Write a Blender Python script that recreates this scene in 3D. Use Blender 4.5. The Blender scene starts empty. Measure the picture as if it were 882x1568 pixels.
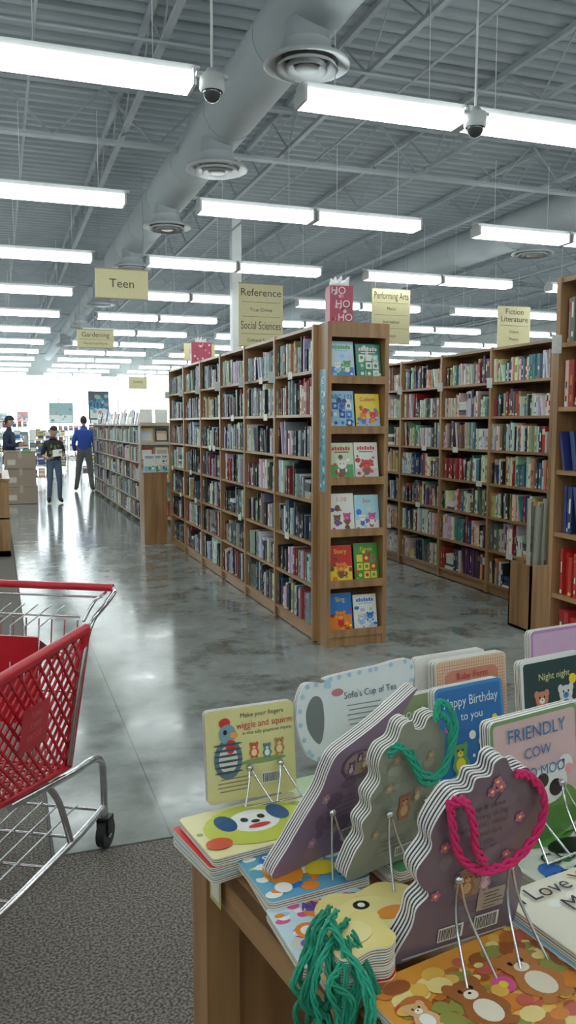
import bpy, math, random
from mathutils import Matrix, Vector
pi=math.pi
scene=bpy.context.scene
# ------------------------------------------------------------------ materials
def newmat(name):
    m=bpy.data.materials.new(name); m.use_nodes=True
    nt=m.node_tree; b=nt.nodes['Principled BSDF']; return m,nt,b
def lin(c): return tuple((x/12.92 if x<=.04045 else ((x+.055)/1.055)**2.4) for x in c[:3])
def mat_attr(name,rough=.5,metal=0.0,noise=.12,scale=40,spec=.5):
    m,nt,b=newmat(name); N=nt.nodes; L=nt.links
    a=N.new('ShaderNodeAttribute'); a.attribute_name='Col'
    t=N.new('ShaderNodeTexNoise'); t.inputs['Scale'].default_value=scale
    tc=N.new('ShaderNodeTexCoord'); L.new(tc.outputs['Object'],t.inputs['Vector'])
    mr=N.new('ShaderNodeMapRange'); mr.inputs[3].default_value=1-noise; mr.inputs[4].default_value=1+noise
    L.new(t.outputs['Fac'],mr.inputs[0])
    mx=N.new('ShaderNodeVectorMath'); mx.operation='SCALE'
    L.new(a.outputs['Color'],mx.inputs[0]); L.new(mr.outputs[0],mx.inputs['Scale'])
    L.new(mx.outputs[0],b.inputs['Base Color'])
    b.inputs['Roughness'].default_value=rough; b.inputs['Metallic'].default_value=metal
    b.inputs['Specular IOR Level'].default_value=spec
    return m
def mat_noise(name,c1,c2,scale=(5,5,5),rough=.5,metal=0,bump=0,detail=4,lo=.35,hi=.65,bscale=None):
    m,nt,b=newmat(name); N=nt.nodes; L=nt.links
    tc=N.new('ShaderNodeTexCoord'); mp=N.new('ShaderNodeMapping'); mp.inputs['Scale'].default_value=scale
    L.new(tc.outputs['Object'],mp.inputs['Vector'])
    t=N.new('ShaderNodeTexNoise'); t.inputs['Scale'].default_value=1; t.inputs['Detail'].default_value=detail
    L.new(mp.outputs[0],t.inputs['Vector'])
    r=N.new('ShaderNodeValToRGB'); r.color_ramp.elements[0].position=lo; r.color_ramp.elements[1].position=hi
    r.color_ramp.elements[0].color=(*lin(c1),1); r.color_ramp.elements[1].color=(*lin(c2),1)
    L.new(t.outputs['Fac'],r.inputs[0]); L.new(r.outputs[0],b.inputs['Base Color'])
    b.inputs['Roughness'].default_value=rough; b.inputs['Metallic'].default_value=metal
    if bump:
        bp=N.new('ShaderNodeBump'); bp.inputs['Strength'].default_value=bump; bp.inputs['Distance'].default_value=.01
        L.new(t.outputs['Fac'],bp.inputs['Height']); L.new(bp.outputs[0],b.inputs['Normal'])
    return m
PAPER=mat_attr('printed_paper',.5)
GLOSS=mat_attr('laminated_cover',.28,noise=.06)
CLOTH=mat_attr('cloth_and_skin',.8,noise=.15,scale=25)
WOOD=mat_noise('oak_wood',(.55,.39,.25),(.68,.51,.34),(22,22,1.6),.42)
WOODH=mat_noise('oak_wood_rail',(.55,.39,.24),(.67,.50,.33),(22,1.6,22),.42)
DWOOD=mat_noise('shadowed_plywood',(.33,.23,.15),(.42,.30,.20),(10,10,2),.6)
CHROME=mat_noise('chrome_wire',(.75,.75,.76),(.85,.85,.86),(30,30,30),.18,1)
STEEL=mat_noise('painted_duct',(.56,.59,.605),(.60,.63,.645),(4,1,4),.8,0)
CEIL=mat_noise('painted_steel_deck',(.545,.58,.60),(.58,.615,.635),(2,2,2),.8)
JOIST=mat_noise('painted_joist',(.56,.59,.61),(.61,.64,.66),(3,3,3),.8)
WALLM=mat_noise('painted_wall',(.72,.74,.74),(.77,.79,.79),(1,1,1),.8)
WHITE=mat_noise('white_enamel',(.80,.81,.81),(.86,.87,.87),(3,3,3),.4)
GREYW=mat_noise('diffuser_enamel',(.66,.68,.69),(.71,.73,.74),(3,3,3),.5)
REDP=mat_noise('red_plastic',(.72,.07,.13),(.80,.11,.18),(8,8,8),.38)
PINKP=mat_noise('embossed_lettering',(.85,.38,.42),(.9,.45,.48),(8,8,8),.5)
BLACK=mat_noise('black_rubber',(.06,.06,.065),(.1,.1,.105),(20,20,20),.5)
EDGE=mat_noise('carpet_edge_strip',(.22,.22,.21),(.3,.3,.29),(20,20,20),.6)
DOME=mat_noise('smoked_dome',(.22,.22,.23),(.27,.27,.28),(3,3,3),.08)
ROPE=mat_attr('yarn',.85,noise=.35,scale=260)
def emit(name,col,st):
    m=bpy.data.materials.new(name); m.use_nodes=True; nt=m.node_tree; nt.nodes.clear()
    o=nt.nodes.new('ShaderNodeOutputMaterial'); e=nt.nodes.new('ShaderNodeEmission')
    e.inputs[0].default_value=(*col,1); e.inputs[1].default_value=st; nt.links.new(e.outputs[0],o.inputs[0]); return m
TUBE=emit('fluorescent_lens',(.90,1,.985),9.5)
# floor: polished concrete with saw joints
def floor_mat():
    m,nt,b=newmat('polished_concrete'); N=nt.nodes; L=nt.links
    tc=N.new('ShaderNodeTexCoord')
    n1=N.new('ShaderNodeTexNoise'); n1.inputs['Scale'].default_value=.55; n1.inputs['Detail'].default_value=8; n1.inputs['Roughness'].default_value=.62
    n2=N.new('ShaderNodeTexNoise'); n2.inputs['Scale'].default_value=5; n2.inputs['Detail'].default_value=6; n2.inputs['Roughness'].default_value=.7
    for n in(n1,n2): L.new(tc.outputs['Object'],n.inputs['Vector'])
    r=N.new('ShaderNodeValToRGB'); e=r.color_ramp.elements
    e[0].position=.36; e[0].color=(*lin((.42,.435,.415)),1); e[1].position=.62; e[1].color=(*lin((.585,.605,.59)),1)
    mx=N.new('ShaderNodeMath'); mx.operation='MULTIPLY_ADD'; mx.inputs[1].default_value=.4
    L.new(n2.outputs['Fac'],mx.inputs[0])
    m2=N.new('ShaderNodeMath'); m2.operation='MULTIPLY'; m2.inputs[1].default_value=.6; L.new(n1.outputs['Fac'],m2.inputs[0])
    L.new(m2.outputs[0],mx.inputs[2]); L.new(mx.outputs[0],r.inputs[0])
    # dark blotchy stain
    r3=N.new('ShaderNodeValToRGB'); r3.color_ramp.elements[0].position=.50; r3.color_ramp.elements[1].position=.60
    r3.color_ramp.elements[0].color=(1,1,1,1); r3.color_ramp.elements[1].color=(.46,.46,.41,1)
    n3=N.new('ShaderNodeTexNoise'); n3.inputs['Scale'].default_value=2.3; n3.inputs['Detail'].default_value=9; n3.inputs['Roughness'].default_value=.72
    L.new(tc.outputs['Object'],n3.inputs['Vector']); L.new(n3.outputs['Fac'],r3.inputs[0])
    sp=N.new('ShaderNodeSeparateXYZ'); L.new(tc.outputs['Object'],sp.inputs[0])
    # wear: more stained between the aisles (x>1)
    wr=N.new('ShaderNodeMapRange'); wr.inputs[1].default_value=.6; wr.inputs[2].default_value=1.5; wr.inputs[3].default_value=.12; wr.inputs[4].default_value=1.0; L.new(sp.outputs[0],wr.inputs[0])
    ms=N.new('ShaderNodeMixRGB'); ms.blend_type='MULTIPLY'; L.new(wr.outputs[0],ms.inputs[0])
    L.new(r.outputs[0],ms.inputs[1]); L.new(r3.outputs[0],ms.inputs[2])
    def joint(out,x0,per):
        a=N.new('ShaderNodeMath'); a.operation='SUBTRACT'; a.inputs[1].default_value=x0-per*20; L.new(out,a.inputs[0])
        c=N.new('ShaderNodeMath'); c.operation='MODULO'; c.inputs[1].default_value=per; L.new(a.outputs[0],c.inputs[0])
        d=N.new('ShaderNodeMath'); d.operation='LESS_THAN'; d.inputs[1].default_value=.007; L.new(c.outputs[0],d.inputs[0]); return d.outputs[0]
    j=N.new('ShaderNodeMath'); j.operation='MAXIMUM'; L.new(joint(sp.outputs[0],.58,4.6),j.inputs[0]); L.new(joint(sp.outputs[1],7.2,4.6),j.inputs[1])
    mj=N.new('ShaderNodeMixRGB'); L.new(j.outputs[0],mj.inputs[0]); L.new(ms.outputs[0],mj.inputs[1]); mj.inputs[2].default_value=(*lin((.40,.40,.39)),1)
    L.new(mj.outputs[0],b.inputs['Base Color'])
    rr=N.new('ShaderNodeMapRange'); rr.inputs[1].default_value=.3; rr.inputs[2].default_value=.7; rr.inputs[3].default_value=.075; rr.inputs[4].default_value=.21; L.new(n2.outputs['Fac'],rr.inputs[0]); L.new(rr.outputs[0],b.inputs['Roughness'])
    b.inputs['Specular IOR Level'].default_value=.6
    return m
FLOOR=floor_mat()
CARPET=mat_noise('loop_carpet',(.29,.27,.25),(.56,.53,.49),(120,120,120),.95,0,.8,2,.4,.62)
def glass_mat():
    m=bpy.data.materials.new('window_glass'); m.use_nodes=True; nt=m.node_tree; nt.nodes.clear()
    o=nt.nodes.new('ShaderNodeOutputMaterial'); t=nt.nodes.new('ShaderNodeBsdfTransparent'); g=nt.nodes.new('ShaderNodeBsdfGlossy')
    g.inputs['Roughness'].default_value=.03; mx=nt.nodes.new('ShaderNodeMixShader'); mx.inputs[0].default_value=.06
    nt.links.new(t.outputs[0],mx.inputs[1]); nt.links.new(g.outputs[0],mx.inputs[2]); nt.links.new(mx.outputs[0],o.inputs[0]); return m
GLASS=glass_mat()
# ------------------------------------------------------------------ mesh builder
_tc={}
def text_geo(s):
    if s in _tc: return _tc[s]
    cu=bpy.data.curves.new('t','FONT'); cu.body=s; cu.align_x='CENTER'; cu.align_y='CENTER'; cu.size=1; cu.resolution_u=3
    ob=bpy.data.objects.new('t',cu); scene.collection.objects.link(ob); bpy.context.view_layer.update()
    me=ob.to_mesh(); v=[(p.co.x,p.co.y) for p in me.vertices]; f=[list(p.vertices) for p in me.polygons]
    ob.to_mesh_clear(); bpy.data.objects.remove(ob); bpy.data.curves.remove(cu)
    _tc[s]=(v,f); return v,f
class MB:
    def __init__(s): s.v=[];s.f=[];s.c=[];s.m=[];s.s=[];s.M=None
    def add(s,vs,fs,col=(.5,.5,.5),mat=0,sm=False):
        n=len(s.v)
        if s.M is None: s.v.extend(tuple(p) for p in vs)
        else: s.v.extend(tuple(s.M@Vector(p)) for p in vs)
        c=lin(col)
        for f in fs: s.f.append([i+n for i in f]); s.c.append(c); s.m.append(mat); s.s.append(sm)
    def box(s,x0,x1,y0,y1,z0,z1,col=(.5,.5,.5),mat=0):
        s.add([(x0,y0,z0),(x1,y0,z0),(x1,y1,z0),(x0,y1,z0),(x0,y0,z1),(x1,y0,z1),(x1,y1,z1),(x0,y1,z1)],
          [(0,3,2,1),(4,5,6,7),(0,1,5,4),(1,2,6,5),(2,3,7,6),(3,0,4,7)],col,mat)
    def poly(s,pts,y,col,mat=0): s.add([(p[0],y,p[1]) for p in pts],[list(range(len(pts)))],col,mat)
    def rect(s,x0,z0,x1,z1,y,col,mat=0): s.poly([(x0,z0),(x1,z0),(x1,z1),(x0,z1)],y,col,mat)
    def ell(s,cx,cz,rx,rz,y,col,n=18,mat=0): s.poly([(cx+rx*math.cos(2*pi*i/n),cz+rz*math.sin(2*pi*i/n)) for i in range(n)],y,col,mat)
    def text(s,t,size,x,z,y,col,mat=0,rot=0,wmax=None):
        v,f=text_geo(t)
        sx=1
        if wmax:
            w=(max(p[0] for p in v)-min(p[0] for p in v))*size
            if w>wmax: sx=wmax/w
        c,q=math.cos(rot),math.sin(rot)
        s.add([(x+size*sx*(p[0]*c-p[1]*q),y,z+size*(p[0]*q*sx+p[1]*c)) for p in v],f,col,mat)
    def extr(s,pts,y0,y1,cf,ce,cb=None,mat=0):
        n=len(pts)
        s.add([(p[0],y0,p[1]) for p in pts]+[(p[0],y1,p[1]) for p in pts],[[i,i+n,(i+1)%n+n,(i+1)%n] for i in range(n)],ce,mat)
        s.add([(p[0],y0,p[1]) for p in pts],[list(range(n))],cf,mat)
        s.add([(p[0],y1,p[1]) for p in pts],[list(range(n))[::-1]],cb or cf,mat)
    def bar(s,p,q,w,col=(.5,.5,.5),mat=0): s.tube([p,q],w,col,4,mat,False)
    def tube(s,pts,r,col=(.5,.5,.5),n=8,mat=0,sm=True,closed=False):
        P=[Vector(p) for p in pts]; k=len(P); rs=r if isinstance(r,(list,tuple)) else [r]*k
        vs=[];prev=None
        for i in range(k):
            if closed: d=P[(i+1)%k]-P[i-1]
            else: d=P[min(i+1,k-1)]-P[max(i-1,0)]
            d.normalize()
            if prev is None:
                a=Vector((0,0,1)) if abs(d.z)<.9 else Vector((1,0,0)); u=d.cross(a).normalized()
            else:
                u=prev-d*prev.dot(d); u.normalize()
            prev=u; w=d.cross(u)
            for j in range(n):
                t=2*pi*(j+.5)/n; vs.append(P[i]+(u*math.cos(t)+w*math.sin(t))*rs[i])
        fs=[]
        for i in range(k if closed else k-1):
            for j in range(n):
                a=i*n+j; b=i*n+(j+1)%n; c=((i+1)%k)*n; fs.append([a,b,c+(j+1)%n,c+j])
        s.add(vs,fs,col,mat,sm)
        if not closed:
            s.add(vs[:n],[list(range(n))[::-1]],col,mat); s.add(vs[-n:],[list(range(n))],col,mat)
    def sph(s,c,r,col=(.5,.5,.5),nu=14,nv=10,mat=0,fn=None,keep=None,sm=True):
        if not isinstance(r,(tuple,list)): r=(r,r,r)
        vs=[];
        for i in range(nv+1):
            th=pi*i/nv
            for j in range(nu):
                ph=2*pi*j/nu; p=(math.sin(th)*math.cos(ph),math.sin(th)*math.sin(ph),math.cos(th))
                if fn: p=fn(p)
                vs.append((c[0]+r[0]*p[0],c[1]+r[1]*p[1],c[2]+r[2]*p[2]))
        fs=[]
        for i in range(nv):
            for j in range(nu):
                f=[i*nu+j,(i+1)*nu+j,(i+1)*nu+(j+1)%nu,i*nu+(j+1)%nu]
                if keep:
                    th=pi*(i+.5)/nv; ph=2*pi*(j+.5)/nu
                    if not keep((math.sin(th)*math.cos(ph),math.sin(th)*math.sin(ph),math.cos(th))): continue
                fs.append(f)
        s.add(vs,fs,col,mat,sm)
    def lathe(s,prof,c,n=28,col=(.5,.5,.5),mat=0,sm=True):
        vs=[(c[0]+r*math.cos(2*pi*j/n),c[1]+r*math.sin(2*pi*j/n),c[2]+z) for r,z in prof for j in range(n)]
        fs=[[i*n+j,i*n+(j+1)%n,(i+1)*n+(j+1)%n,(i+1)*n+j] for i in range(len(prof)-1) for j in range(n)]
        s.add(vs,fs,col,mat,sm)
    def mesh(s,name,mats):
        me=bpy.data.meshes.new(name); me.from_pydata(s.v,[],s.f)
        at=me.color_attributes.new('Col','FLOAT_COLOR','CORNER')
        buf=[]
        for f,c in zip(s.f,s.c): buf.extend((c[0],c[1],c[2],1.0)*len(f))
        at.data.foreach_set('color',buf)
        me.polygons.foreach_set('material_index',s.m); me.polygons.foreach_set('use_smooth',s.s)
        for m in mats: me.materials.append(m)
        me.update(); return me
    def build(s,name,mats,M=None,parent=None):
        if not isinstance(mats,(list,tuple)): mats=[mats]
        ob=bpy.data.objects.new(name,s.mesh(name,mats)); scene.collection.objects.link(ob)
        if M is not None: ob.matrix_world=M
        if parent: ob.parent=parent
        return ob
def T(x,y,z,yaw=0,lean=0,roll=0):
    return Matrix.Translation((x,y,z))@Matrix.Rotation(math.radians(yaw),4,'Z')@Matrix.Rotation(math.radians(-lean),4,'X')@Matrix.Rotation(math.radians(roll),4,'Y')
def smooth(pts,n=5):
    out=[];k=len(pts)
    for i in range(k):
        a,b,c,d=pts[i-1],pts[i],pts[(i+1)%k],pts[(i+2)%k]
        for j in range(n):
            t=j/n
            out.append(tuple(.5*((2*b[q])+(-a[q]+c[q])*t+(2*a[q]-5*b[q]+4*c[q]-d[q])*t*t+(-a[q]+3*b[q]-3*c[q]+d[q])*t**3) for q in range(len(b))))
    return out
def smo(pts,n=6):
    out=[];k=len(pts)
    for i in range(k-1):
        a,b,c,d=pts[max(i-1,0)],pts[i],pts[i+1],pts[min(i+2,k-1)]
        for j in range(n):
            t=j/n
            out.append(tuple(.5*((2*b[q])+(-a[q]+c[q])*t+(2*a[q]-5*b[q]+4*c[q]-d[q])*t*t+(-a[q]+3*b[q]-3*c[q]+d[q])*t**3) for q in range(len(b))))
    out.append(tuple(pts[-1])); return out
def rrect(w,h,r=.008,x0=0,z0=0):
    o=[]
    for cx,cz,a in((w-r,r,-90),(w-r,h-r,0),(r,h-r,90),(r,r,180)):
        for i in range(5):
            t=math.radians(a+i*22.5); o.append((x0+cx+r*math.cos(t),z0+cz+r*math.sin(t)))
    return o
# ------------------------------------------------------------------ room shell
XL,XR,YB,YF,ZC=-8.0,16.0,-5.0,38.0,5.0
b=MB(); b.box(XL,XR,YB,YF,-.1,0); b.build('floor',FLOOR)
b=MB(); b.box(XL+.03,XR-.03,YB+.03,3.0,0.001,.008); b.box(XL+.03,.13,3.0,24,0.001,.008); b.build('carpet',CARPET)
b=MB(); b.tube([(.15,3.008,.004),(XR-.05,3.008,.004)],.007,n=8); b.tube([(.138,3.0,.004),(.138,24,.004)],.007,n=8); b.build('trim_1',EDGE)
b=MB()
per=.19; y=YB; vs=[]
while y<YF:
    for dy,z in((0,ZC),(.07,ZC),(.095,ZC+.04),(.165,ZC+.04)): vs.append((y+dy,z))
    y+=per
b.add([(XL,p[0],p[1]) for p in vs]+[(XR,p[0],p[1]) for p in vs],[[i,i+1,i+1+len(vs),i+len(vs)] for i in range(len(vs)-1)])
b.box(XL,XR,YB,YF,ZC+.08,ZC+.12); b.build('ceiling',CEIL)
b=MB(); b.box(XL-.2,XL,YB,YF,0,ZC+.1); b.build('wall_left',WALLM)
b=MB(); b.box(XR,XR+.2,YB,YF,0,ZC+.1); b.build('wall_right',WALLM)
b=MB(); b.box(XL,XR,YB-.2,YB,0,ZC+.1); b.build('wall_back',WALLM)
WX0,WX1,WZ0,WZ1=-5.2,7.8,.15,3.75
b=MB(); b.box(XL,WX0,YF,YF+.25,0,ZC+.1); b.box(WX1,XR,YF,YF+.25,0,ZC+.1); b.box(WX0,WX1,YF,YF+.25,WZ1,ZC+.1); b.box(WX0,WX1,YF,YF+.25,0,WZ0); b.build('wall_front',WALLM)
nW=5; ww=(WX1-WX0)/nW
for i in range(nW):
    b=MB(); x0=WX0+i*ww; x1=x0+ww
    for a in(x0,x1-.03): b.box(a,a+.03,YF+.05,YF+.13,WZ0,WZ1)
    for z in(WZ0,WZ1-.05): b.box(x0,x1,YF+.05,YF+.13,z,z+.05)
    b.box(x0,x1,YF+.085,YF+.09,WZ0,WZ1,mat=1); b.build('window_%d'%(i+1),[WHITE,GLASS])
b=MB(); b.box(-40,50,YF+.25,YF+60,-.12,-.02); b.build('ground',mat_noise('pavement',(.85,.85,.84),(.9,.9,.89),(1,1,1),.9))
for nm,y0,y1,x0,x1 in(('baseboard_left',YB,YF,XL,XL+.02),('baseboard_right',YB,YF,XR-.02,XR)):
    b=MB(); b.box(x0,x1,y0,y1,0,.1); b.build(nm,BLACK)
# joists along Y
b=MB(); x=XL+.7
zb,zt=4.52,4.93
while x<XR-.1:
    b.box(x-.025,x+.025,YB+.02,YF-.02,zt,zt+.05); b.box(x-.025,x+.025,YB+.02,YF-.02,zb-.035,zb)
    y=YB+.1;k=0
    while y<YF-.6:
        b.bar((x,y,zb if k%2 else zt),(x,y+.5,zt if k%2 else zb),.009); y+=.5;k+=1
    x+=1.72
for y in(-.5,8.6,17.4,26.2,34.5):
    b.box(XL+.02,XR-.02,y-.05,y+.05,4.36,4.39); b.box(XL+.02,XR-.02,y-.05,y+.05,4.88,4.92)
    x=XL+.1;k=0
    while x<XR-.6:
        b.bar((x,y,4.38 if k%2 else 4.88),(x+.5,y,4.88 if k%2 else 4.38),.012); x+=.5;k+=1
b.build('steel_roof_joists',JOIST)
b=MB()
for x in(-4.2,.35,3.4,9.3): b.tube([(x,YB+.05,4.47),(x,YF-.05,4.47)],.014,n=6)
for y in(6.5,18.2): b.tube([(XL+.05,y,4.47),(XR-.05,y,4.47)],.014,n=6)
b.build('sprinkler_pipes',JOIST)
for cx,cy in((3.57,12.6),(-3.5,12.6),(11.5,12.6),(11.5,24.2)):
    b=MB(); b.box(cx-.075,cx+.075,cy-.075,cy+.075,0.009,ZC); b.box(cx-.13,cx+.13,cy-.13,cy+.13,0.009,.03); b.build('steel_column',WHITE)
# ducts
def duct(x,y0,y1,r,zc,diffs):
    b=MB(); b.tube([(x,y0,zc),(x,y1,zc)],r,n=32)
    y=y0+.4
    while y<y1: b.tube([(x,y-.01,zc),(x,y+.01,zc)],r+.004,n=32); y+=1.5
    x=x-.06
    for y in diffs: b.lathe([(.15,zc-r*.7-4.0),(.15,.06)],(x,y,4.0),n=24)
    for y in diffs:
        b.lathe([(.16,.12),(.17,.05),(.28,0),(.29,-.02),(.27,-.03),(.21,.0)],(x,y,3.98),n=32,mat=1)
        b.lathe([(.195,.0),(.21,-.03),(.155,.02)],(x,y,3.96),n=32,mat=1); b.lathe([(.13,.01),(.14,-.03),(.09,.01)],(x,y,3.955),n=32,mat=1)
        b.lathe([(.0,-.025),(.07,-.025),(.08,-.01),(.0,.02)],(x,y,3.955),n=24,mat=1)
        b.lathe([(.165,.04),(.0,.04)],(x,y,3.98),n=24,mat=2)
    b.build('air_duct_with_diffusers',[STEEL,GREYW,EDGE])
duct(2.08,YB+.1,14.8,.245,4.40,(5.37,7.75,10.15,12.9))
duct(2.08,14.8,36,.18,4.40,(17,21,26))
duct(7.2,YB+.1,30,.27,4.40,(5.5,10.0,14.5,19,24))
duct(-3.2,YB+.1,30,.27,4.40,(6,12,18,24))
# ------------------------------------------------------------------ fluorescent fixtures
b=MB()
for k in(0,1):
    x0=k*1.235; x1=x0+1.205
    prof=[(-.06,.05),(-.10,.0),(-.09,-.045),(.09,-.045),(.10,.0),(.06,.05)]
    n=len(prof)
    b.add([(x0+.02,p[0],p[1]) for p in prof]+[(x1-.02,p[0],p[1]) for p in prof],[[0,1,1+n,n],[1,2,2+n,1+n],[2,3,3+n,2+n],[3,4,4+n,3+n],[4,5,5+n,4+n]],mat=1)
    for a in(x0,x1-.02): b.box(a,a+.02,-.1,.1,-.045,.055)
    b.box(x0,x1,-.065,.065,.05,.085)
    for a in(x0+.25,x1-.25): b.tube([(a,0,.08),(a,0,.80)],.003,n=5)
b.box(-.04,2.48,-.02,.02,.085,.10)
FM=b.mesh('fluorescent_light',[WHITE,TUBE])
for r in range(-3,12):
    for c in range(-3,5):
        x=1.94+3.15*c; y=5.29+2.91*r
        if x<XL+.1 or x+2.5>XR or y>YF-.4 or y<YB+.3: continue
        ob=bpy.data.objects.new('fluorescent_light',FM); ob.location=(x,y,3.72); scene.collection.objects.link(ob)
# dome cameras
for x in(1.31,3.16):
    b=MB(); y=5.12; b.tube([(x,y,3.75),(x,y,4.98)],.008,n=8,mat=0)
    b.lathe([(.0,.09),(.03,.09),(.05,.06),(.075,.05),(.078,-.03),(.066,-.045)],(x,y,3.66),n=24)
    b.sph((x,y,3.62),(.060,.060,.068),mat=1,nu=20,nv=14,keep=lambda p:p[2]<.2)
    b.box(x-.10,x+.1,y-.02,y+.02,3.70,3.72)
    b.build('dome_security_camera',[WHITE,DOME])
# ------------------------------------------------------------------ hanging signs
def sign(x,y,z0,z1,w,lines,tag='hanging_aisle_sign'):
    b=MB(); x0=x-w/2;x1=x+w/2
    b.box(x0,x1,y,y+.02,z0,z1,(.79,.75,.57))
    b.box(x0,x1,y-.003,y+.023,z1-.012,z1,(.55,.52,.4)); b.box(x0,x1,y-.003,y+.023,z0,z0+.012,(.60,.57,.44))
    h=z1-z0
    for t,fz,sz in lines:
        if t=='-': b.rect(x0+.06*w,z0+fz*h,x1-.06*w,z0+fz*h+.006,y-.004,(.45,.42,.3))
        else: b.text(t,sz,x,z0+fz*h,y-.004,(.22,.2,.15),wmax=w*.9)
    for a in(x0+.05,x1-.05): b.tube([(a,y+.01,z1),(a,y+.01,4.5)],.003,(.5,.5,.5),5)
    b.build(tag,PAPER)
sign(1.40,9.7,3.02,3.36,.60,[('Teen',.5,.14)])
sign(3.38,10.7,2.63,3.46,.62,[('Reference',.85,.14),('-',.70,0),('True Crime',.58,.065),('-',.47,0),('Social Sciences',.33,.15),('-',.2,0),('Cultural Studies',.1,.06)])
sign(5.56,11.2,2.78,3.58,.62,[('Performing Arts',.87,.15),('-',.74,0),('Music',.64,.065),('-',.52,0),('Journalism',.40,.065),('-',.28,0),('Essays',.15,.065)])
sign(8.07,11.74,2.72,3.52,.62,[('Fiction',.88,.13),('Literature',.73,.13),('-',.6,0),('Drama',.48,.065),('Poetry',.33,.065),('Anthologies',.15,.065)])
sign(1.75,15.6,2.98,3.32,.66,[('Gardening',.7,.12),('-',.45,0),('House and Home',.25,.06)])
sign(4.15,17.5,2.95,3.32,.68,[('Romance',.5,.12)])
sign(9.9,19.0,2.7,3.1,.6,[('History',.6,.12)])
sign(3.3,20.5,2.45,2.75,.45,[('Science',.6,.08)])
# ------------------------------------------------------------------ bookshelves
PAL_DARK=[(.10,.10,.11)]*8+[(.18,.18,.20)]*4+[(.86,.87,.86)]*6+[(.62,.64,.65)]*3+[(.56,.14,.14),(.18,.25,.40),(.38,.34,.30),(.72,.63,.42),(.28,.38,.40),(.60,.22,.24),(.45,.47,.52)]
PAL_GREY=[(.74,.76,.78)]*6+[(.47,.50,.53)]*4+[(.16,.16,.17)]*5+[(.88,.89,.89)]*4+[(.55,.2,.2),(.3,.4,.55),(.7,.6,.4)]
PAL_MIX=[(.90,.88,.82)]*9+[(.13,.13,.15)]*5+[(.62,.17,.17),(.70,.2,.18)]+[(.17,.24,.45)]*2+[(.25,.45,.55),(.6,.66,.5),(.80,.68,.40),(.55,.40,.3),(.8,.79,.75),(.35,.4,.35),(.82,.56,.38),(.38,.2,.33),(.3,.55,.55)]
PAL_KID=[(.72,.17,.17)]*3+[(.17,.3,.58)]*3+[(.85,.75,.25),(.9,.9,.85),(.2,.52,.4),(.82,.5,.2),(.4,.22,.5)]
def fill(b,rng,xf,sd,ya,yb,z,hs,pal,dens=1):
    y=ya+rng.random()*.02; grp=rng.choice(pal); gl=0; hh=rng.uniform(.62,.85)*hs
    while y<yb-.012:
        if gl<=0:
            gl=rng.randint(2,11); hh=rng.uniform(.64,.92)*hs; sameh=rng.random()<.3; grp=rng.choice(pal); same=rng.random()<.22
        gl-=1
        th=rng.uniform(.010,.038)
        if y+th>yb: break
        h=hh*(1 if sameh else rng.uniform(.80,1.10)); h=min(h,hs*.95)
        d=rng.uniform(.13,.19); ins=rng.uniform(.003,.035)
        c=grp if same else rng.choice(pal); c=tuple(max(0,min(1,q*rng.uniform(.85,1.12))) for q in c)
        x0=xf+sd*ins; x1=x0+sd*d
        lean=0
        if rng.random()<.04: lean=rng.uniform(.02,.05)
        vs=[(x0,y,z),(x1,y,z),(x1,y+th,z),(x0,y+th,z),(x0,y+lean,z+h),(x1,y+lean,z+h),(x1,y+th+lean,z+h),(x0,y+th+lean,z+h)]
        b.add(vs,[(0,3,2,1),(4,5,6,7),(0,1,5,4),(1,2,6,5),(2,3,7,6),(3,0,4,7)],c)
        r=rng.random()
        if not lean:
            lum=sum(c)/3; lc=(.93,.93,.88) if lum<.45 else (.15,.15,.2)
            if rng.random()<.3: lc=rng.choice(PAL_KID)
            xx=x0-sd*.0008; m=th*.28
            def lab(a,e,q,cc,m=m):
                b.add([(xx,y+m,z+h*a),(xx,y+th-m,z+h*a),(xx,y+th-m,z+h*e),(xx,y+m,z+h*e)],[(0,1,2,3)],cc)
            if r<.75:
                a=rng.uniform(.35,.55);e=a+rng.uniform(.12,.35); lab(a,e,0,lc)
            if r<.5: lab(.12,.12+rng.uniform(.05,.14),0,lc)
            if r>.8: lab(.0+rng.uniform(.6,.75),.9,0,rng.choice(pal),0)
            if rng.random()<.25: lab(.03,.11,0,rng.choice([(.9,.9,.85),(.85,.8,.3)]),0)
        y+=th+.0006+lean
        if rng.random()<.008*dens and y<yb-.2:
            # short pile lying flat, spines outward
            zz=z
            for q in range(rng.randint(3,6)):
                t2=rng.uniform(.018,.035)
                if zz+t2>z+hs*.9: break
                xi=xf+sd*rng.uniform(.004,.02); xs=sorted((xi,xi+sd*.15)); b.box(xs[0],xs[1],y+.004,y+rng.uniform(.12,.15),zz+.0005,zz+t2,rng.choice(pal)); zz+=t2
            y+=.155
        elif rng.random()<.008: y+=rng.uniform(.02,.07)
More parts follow.
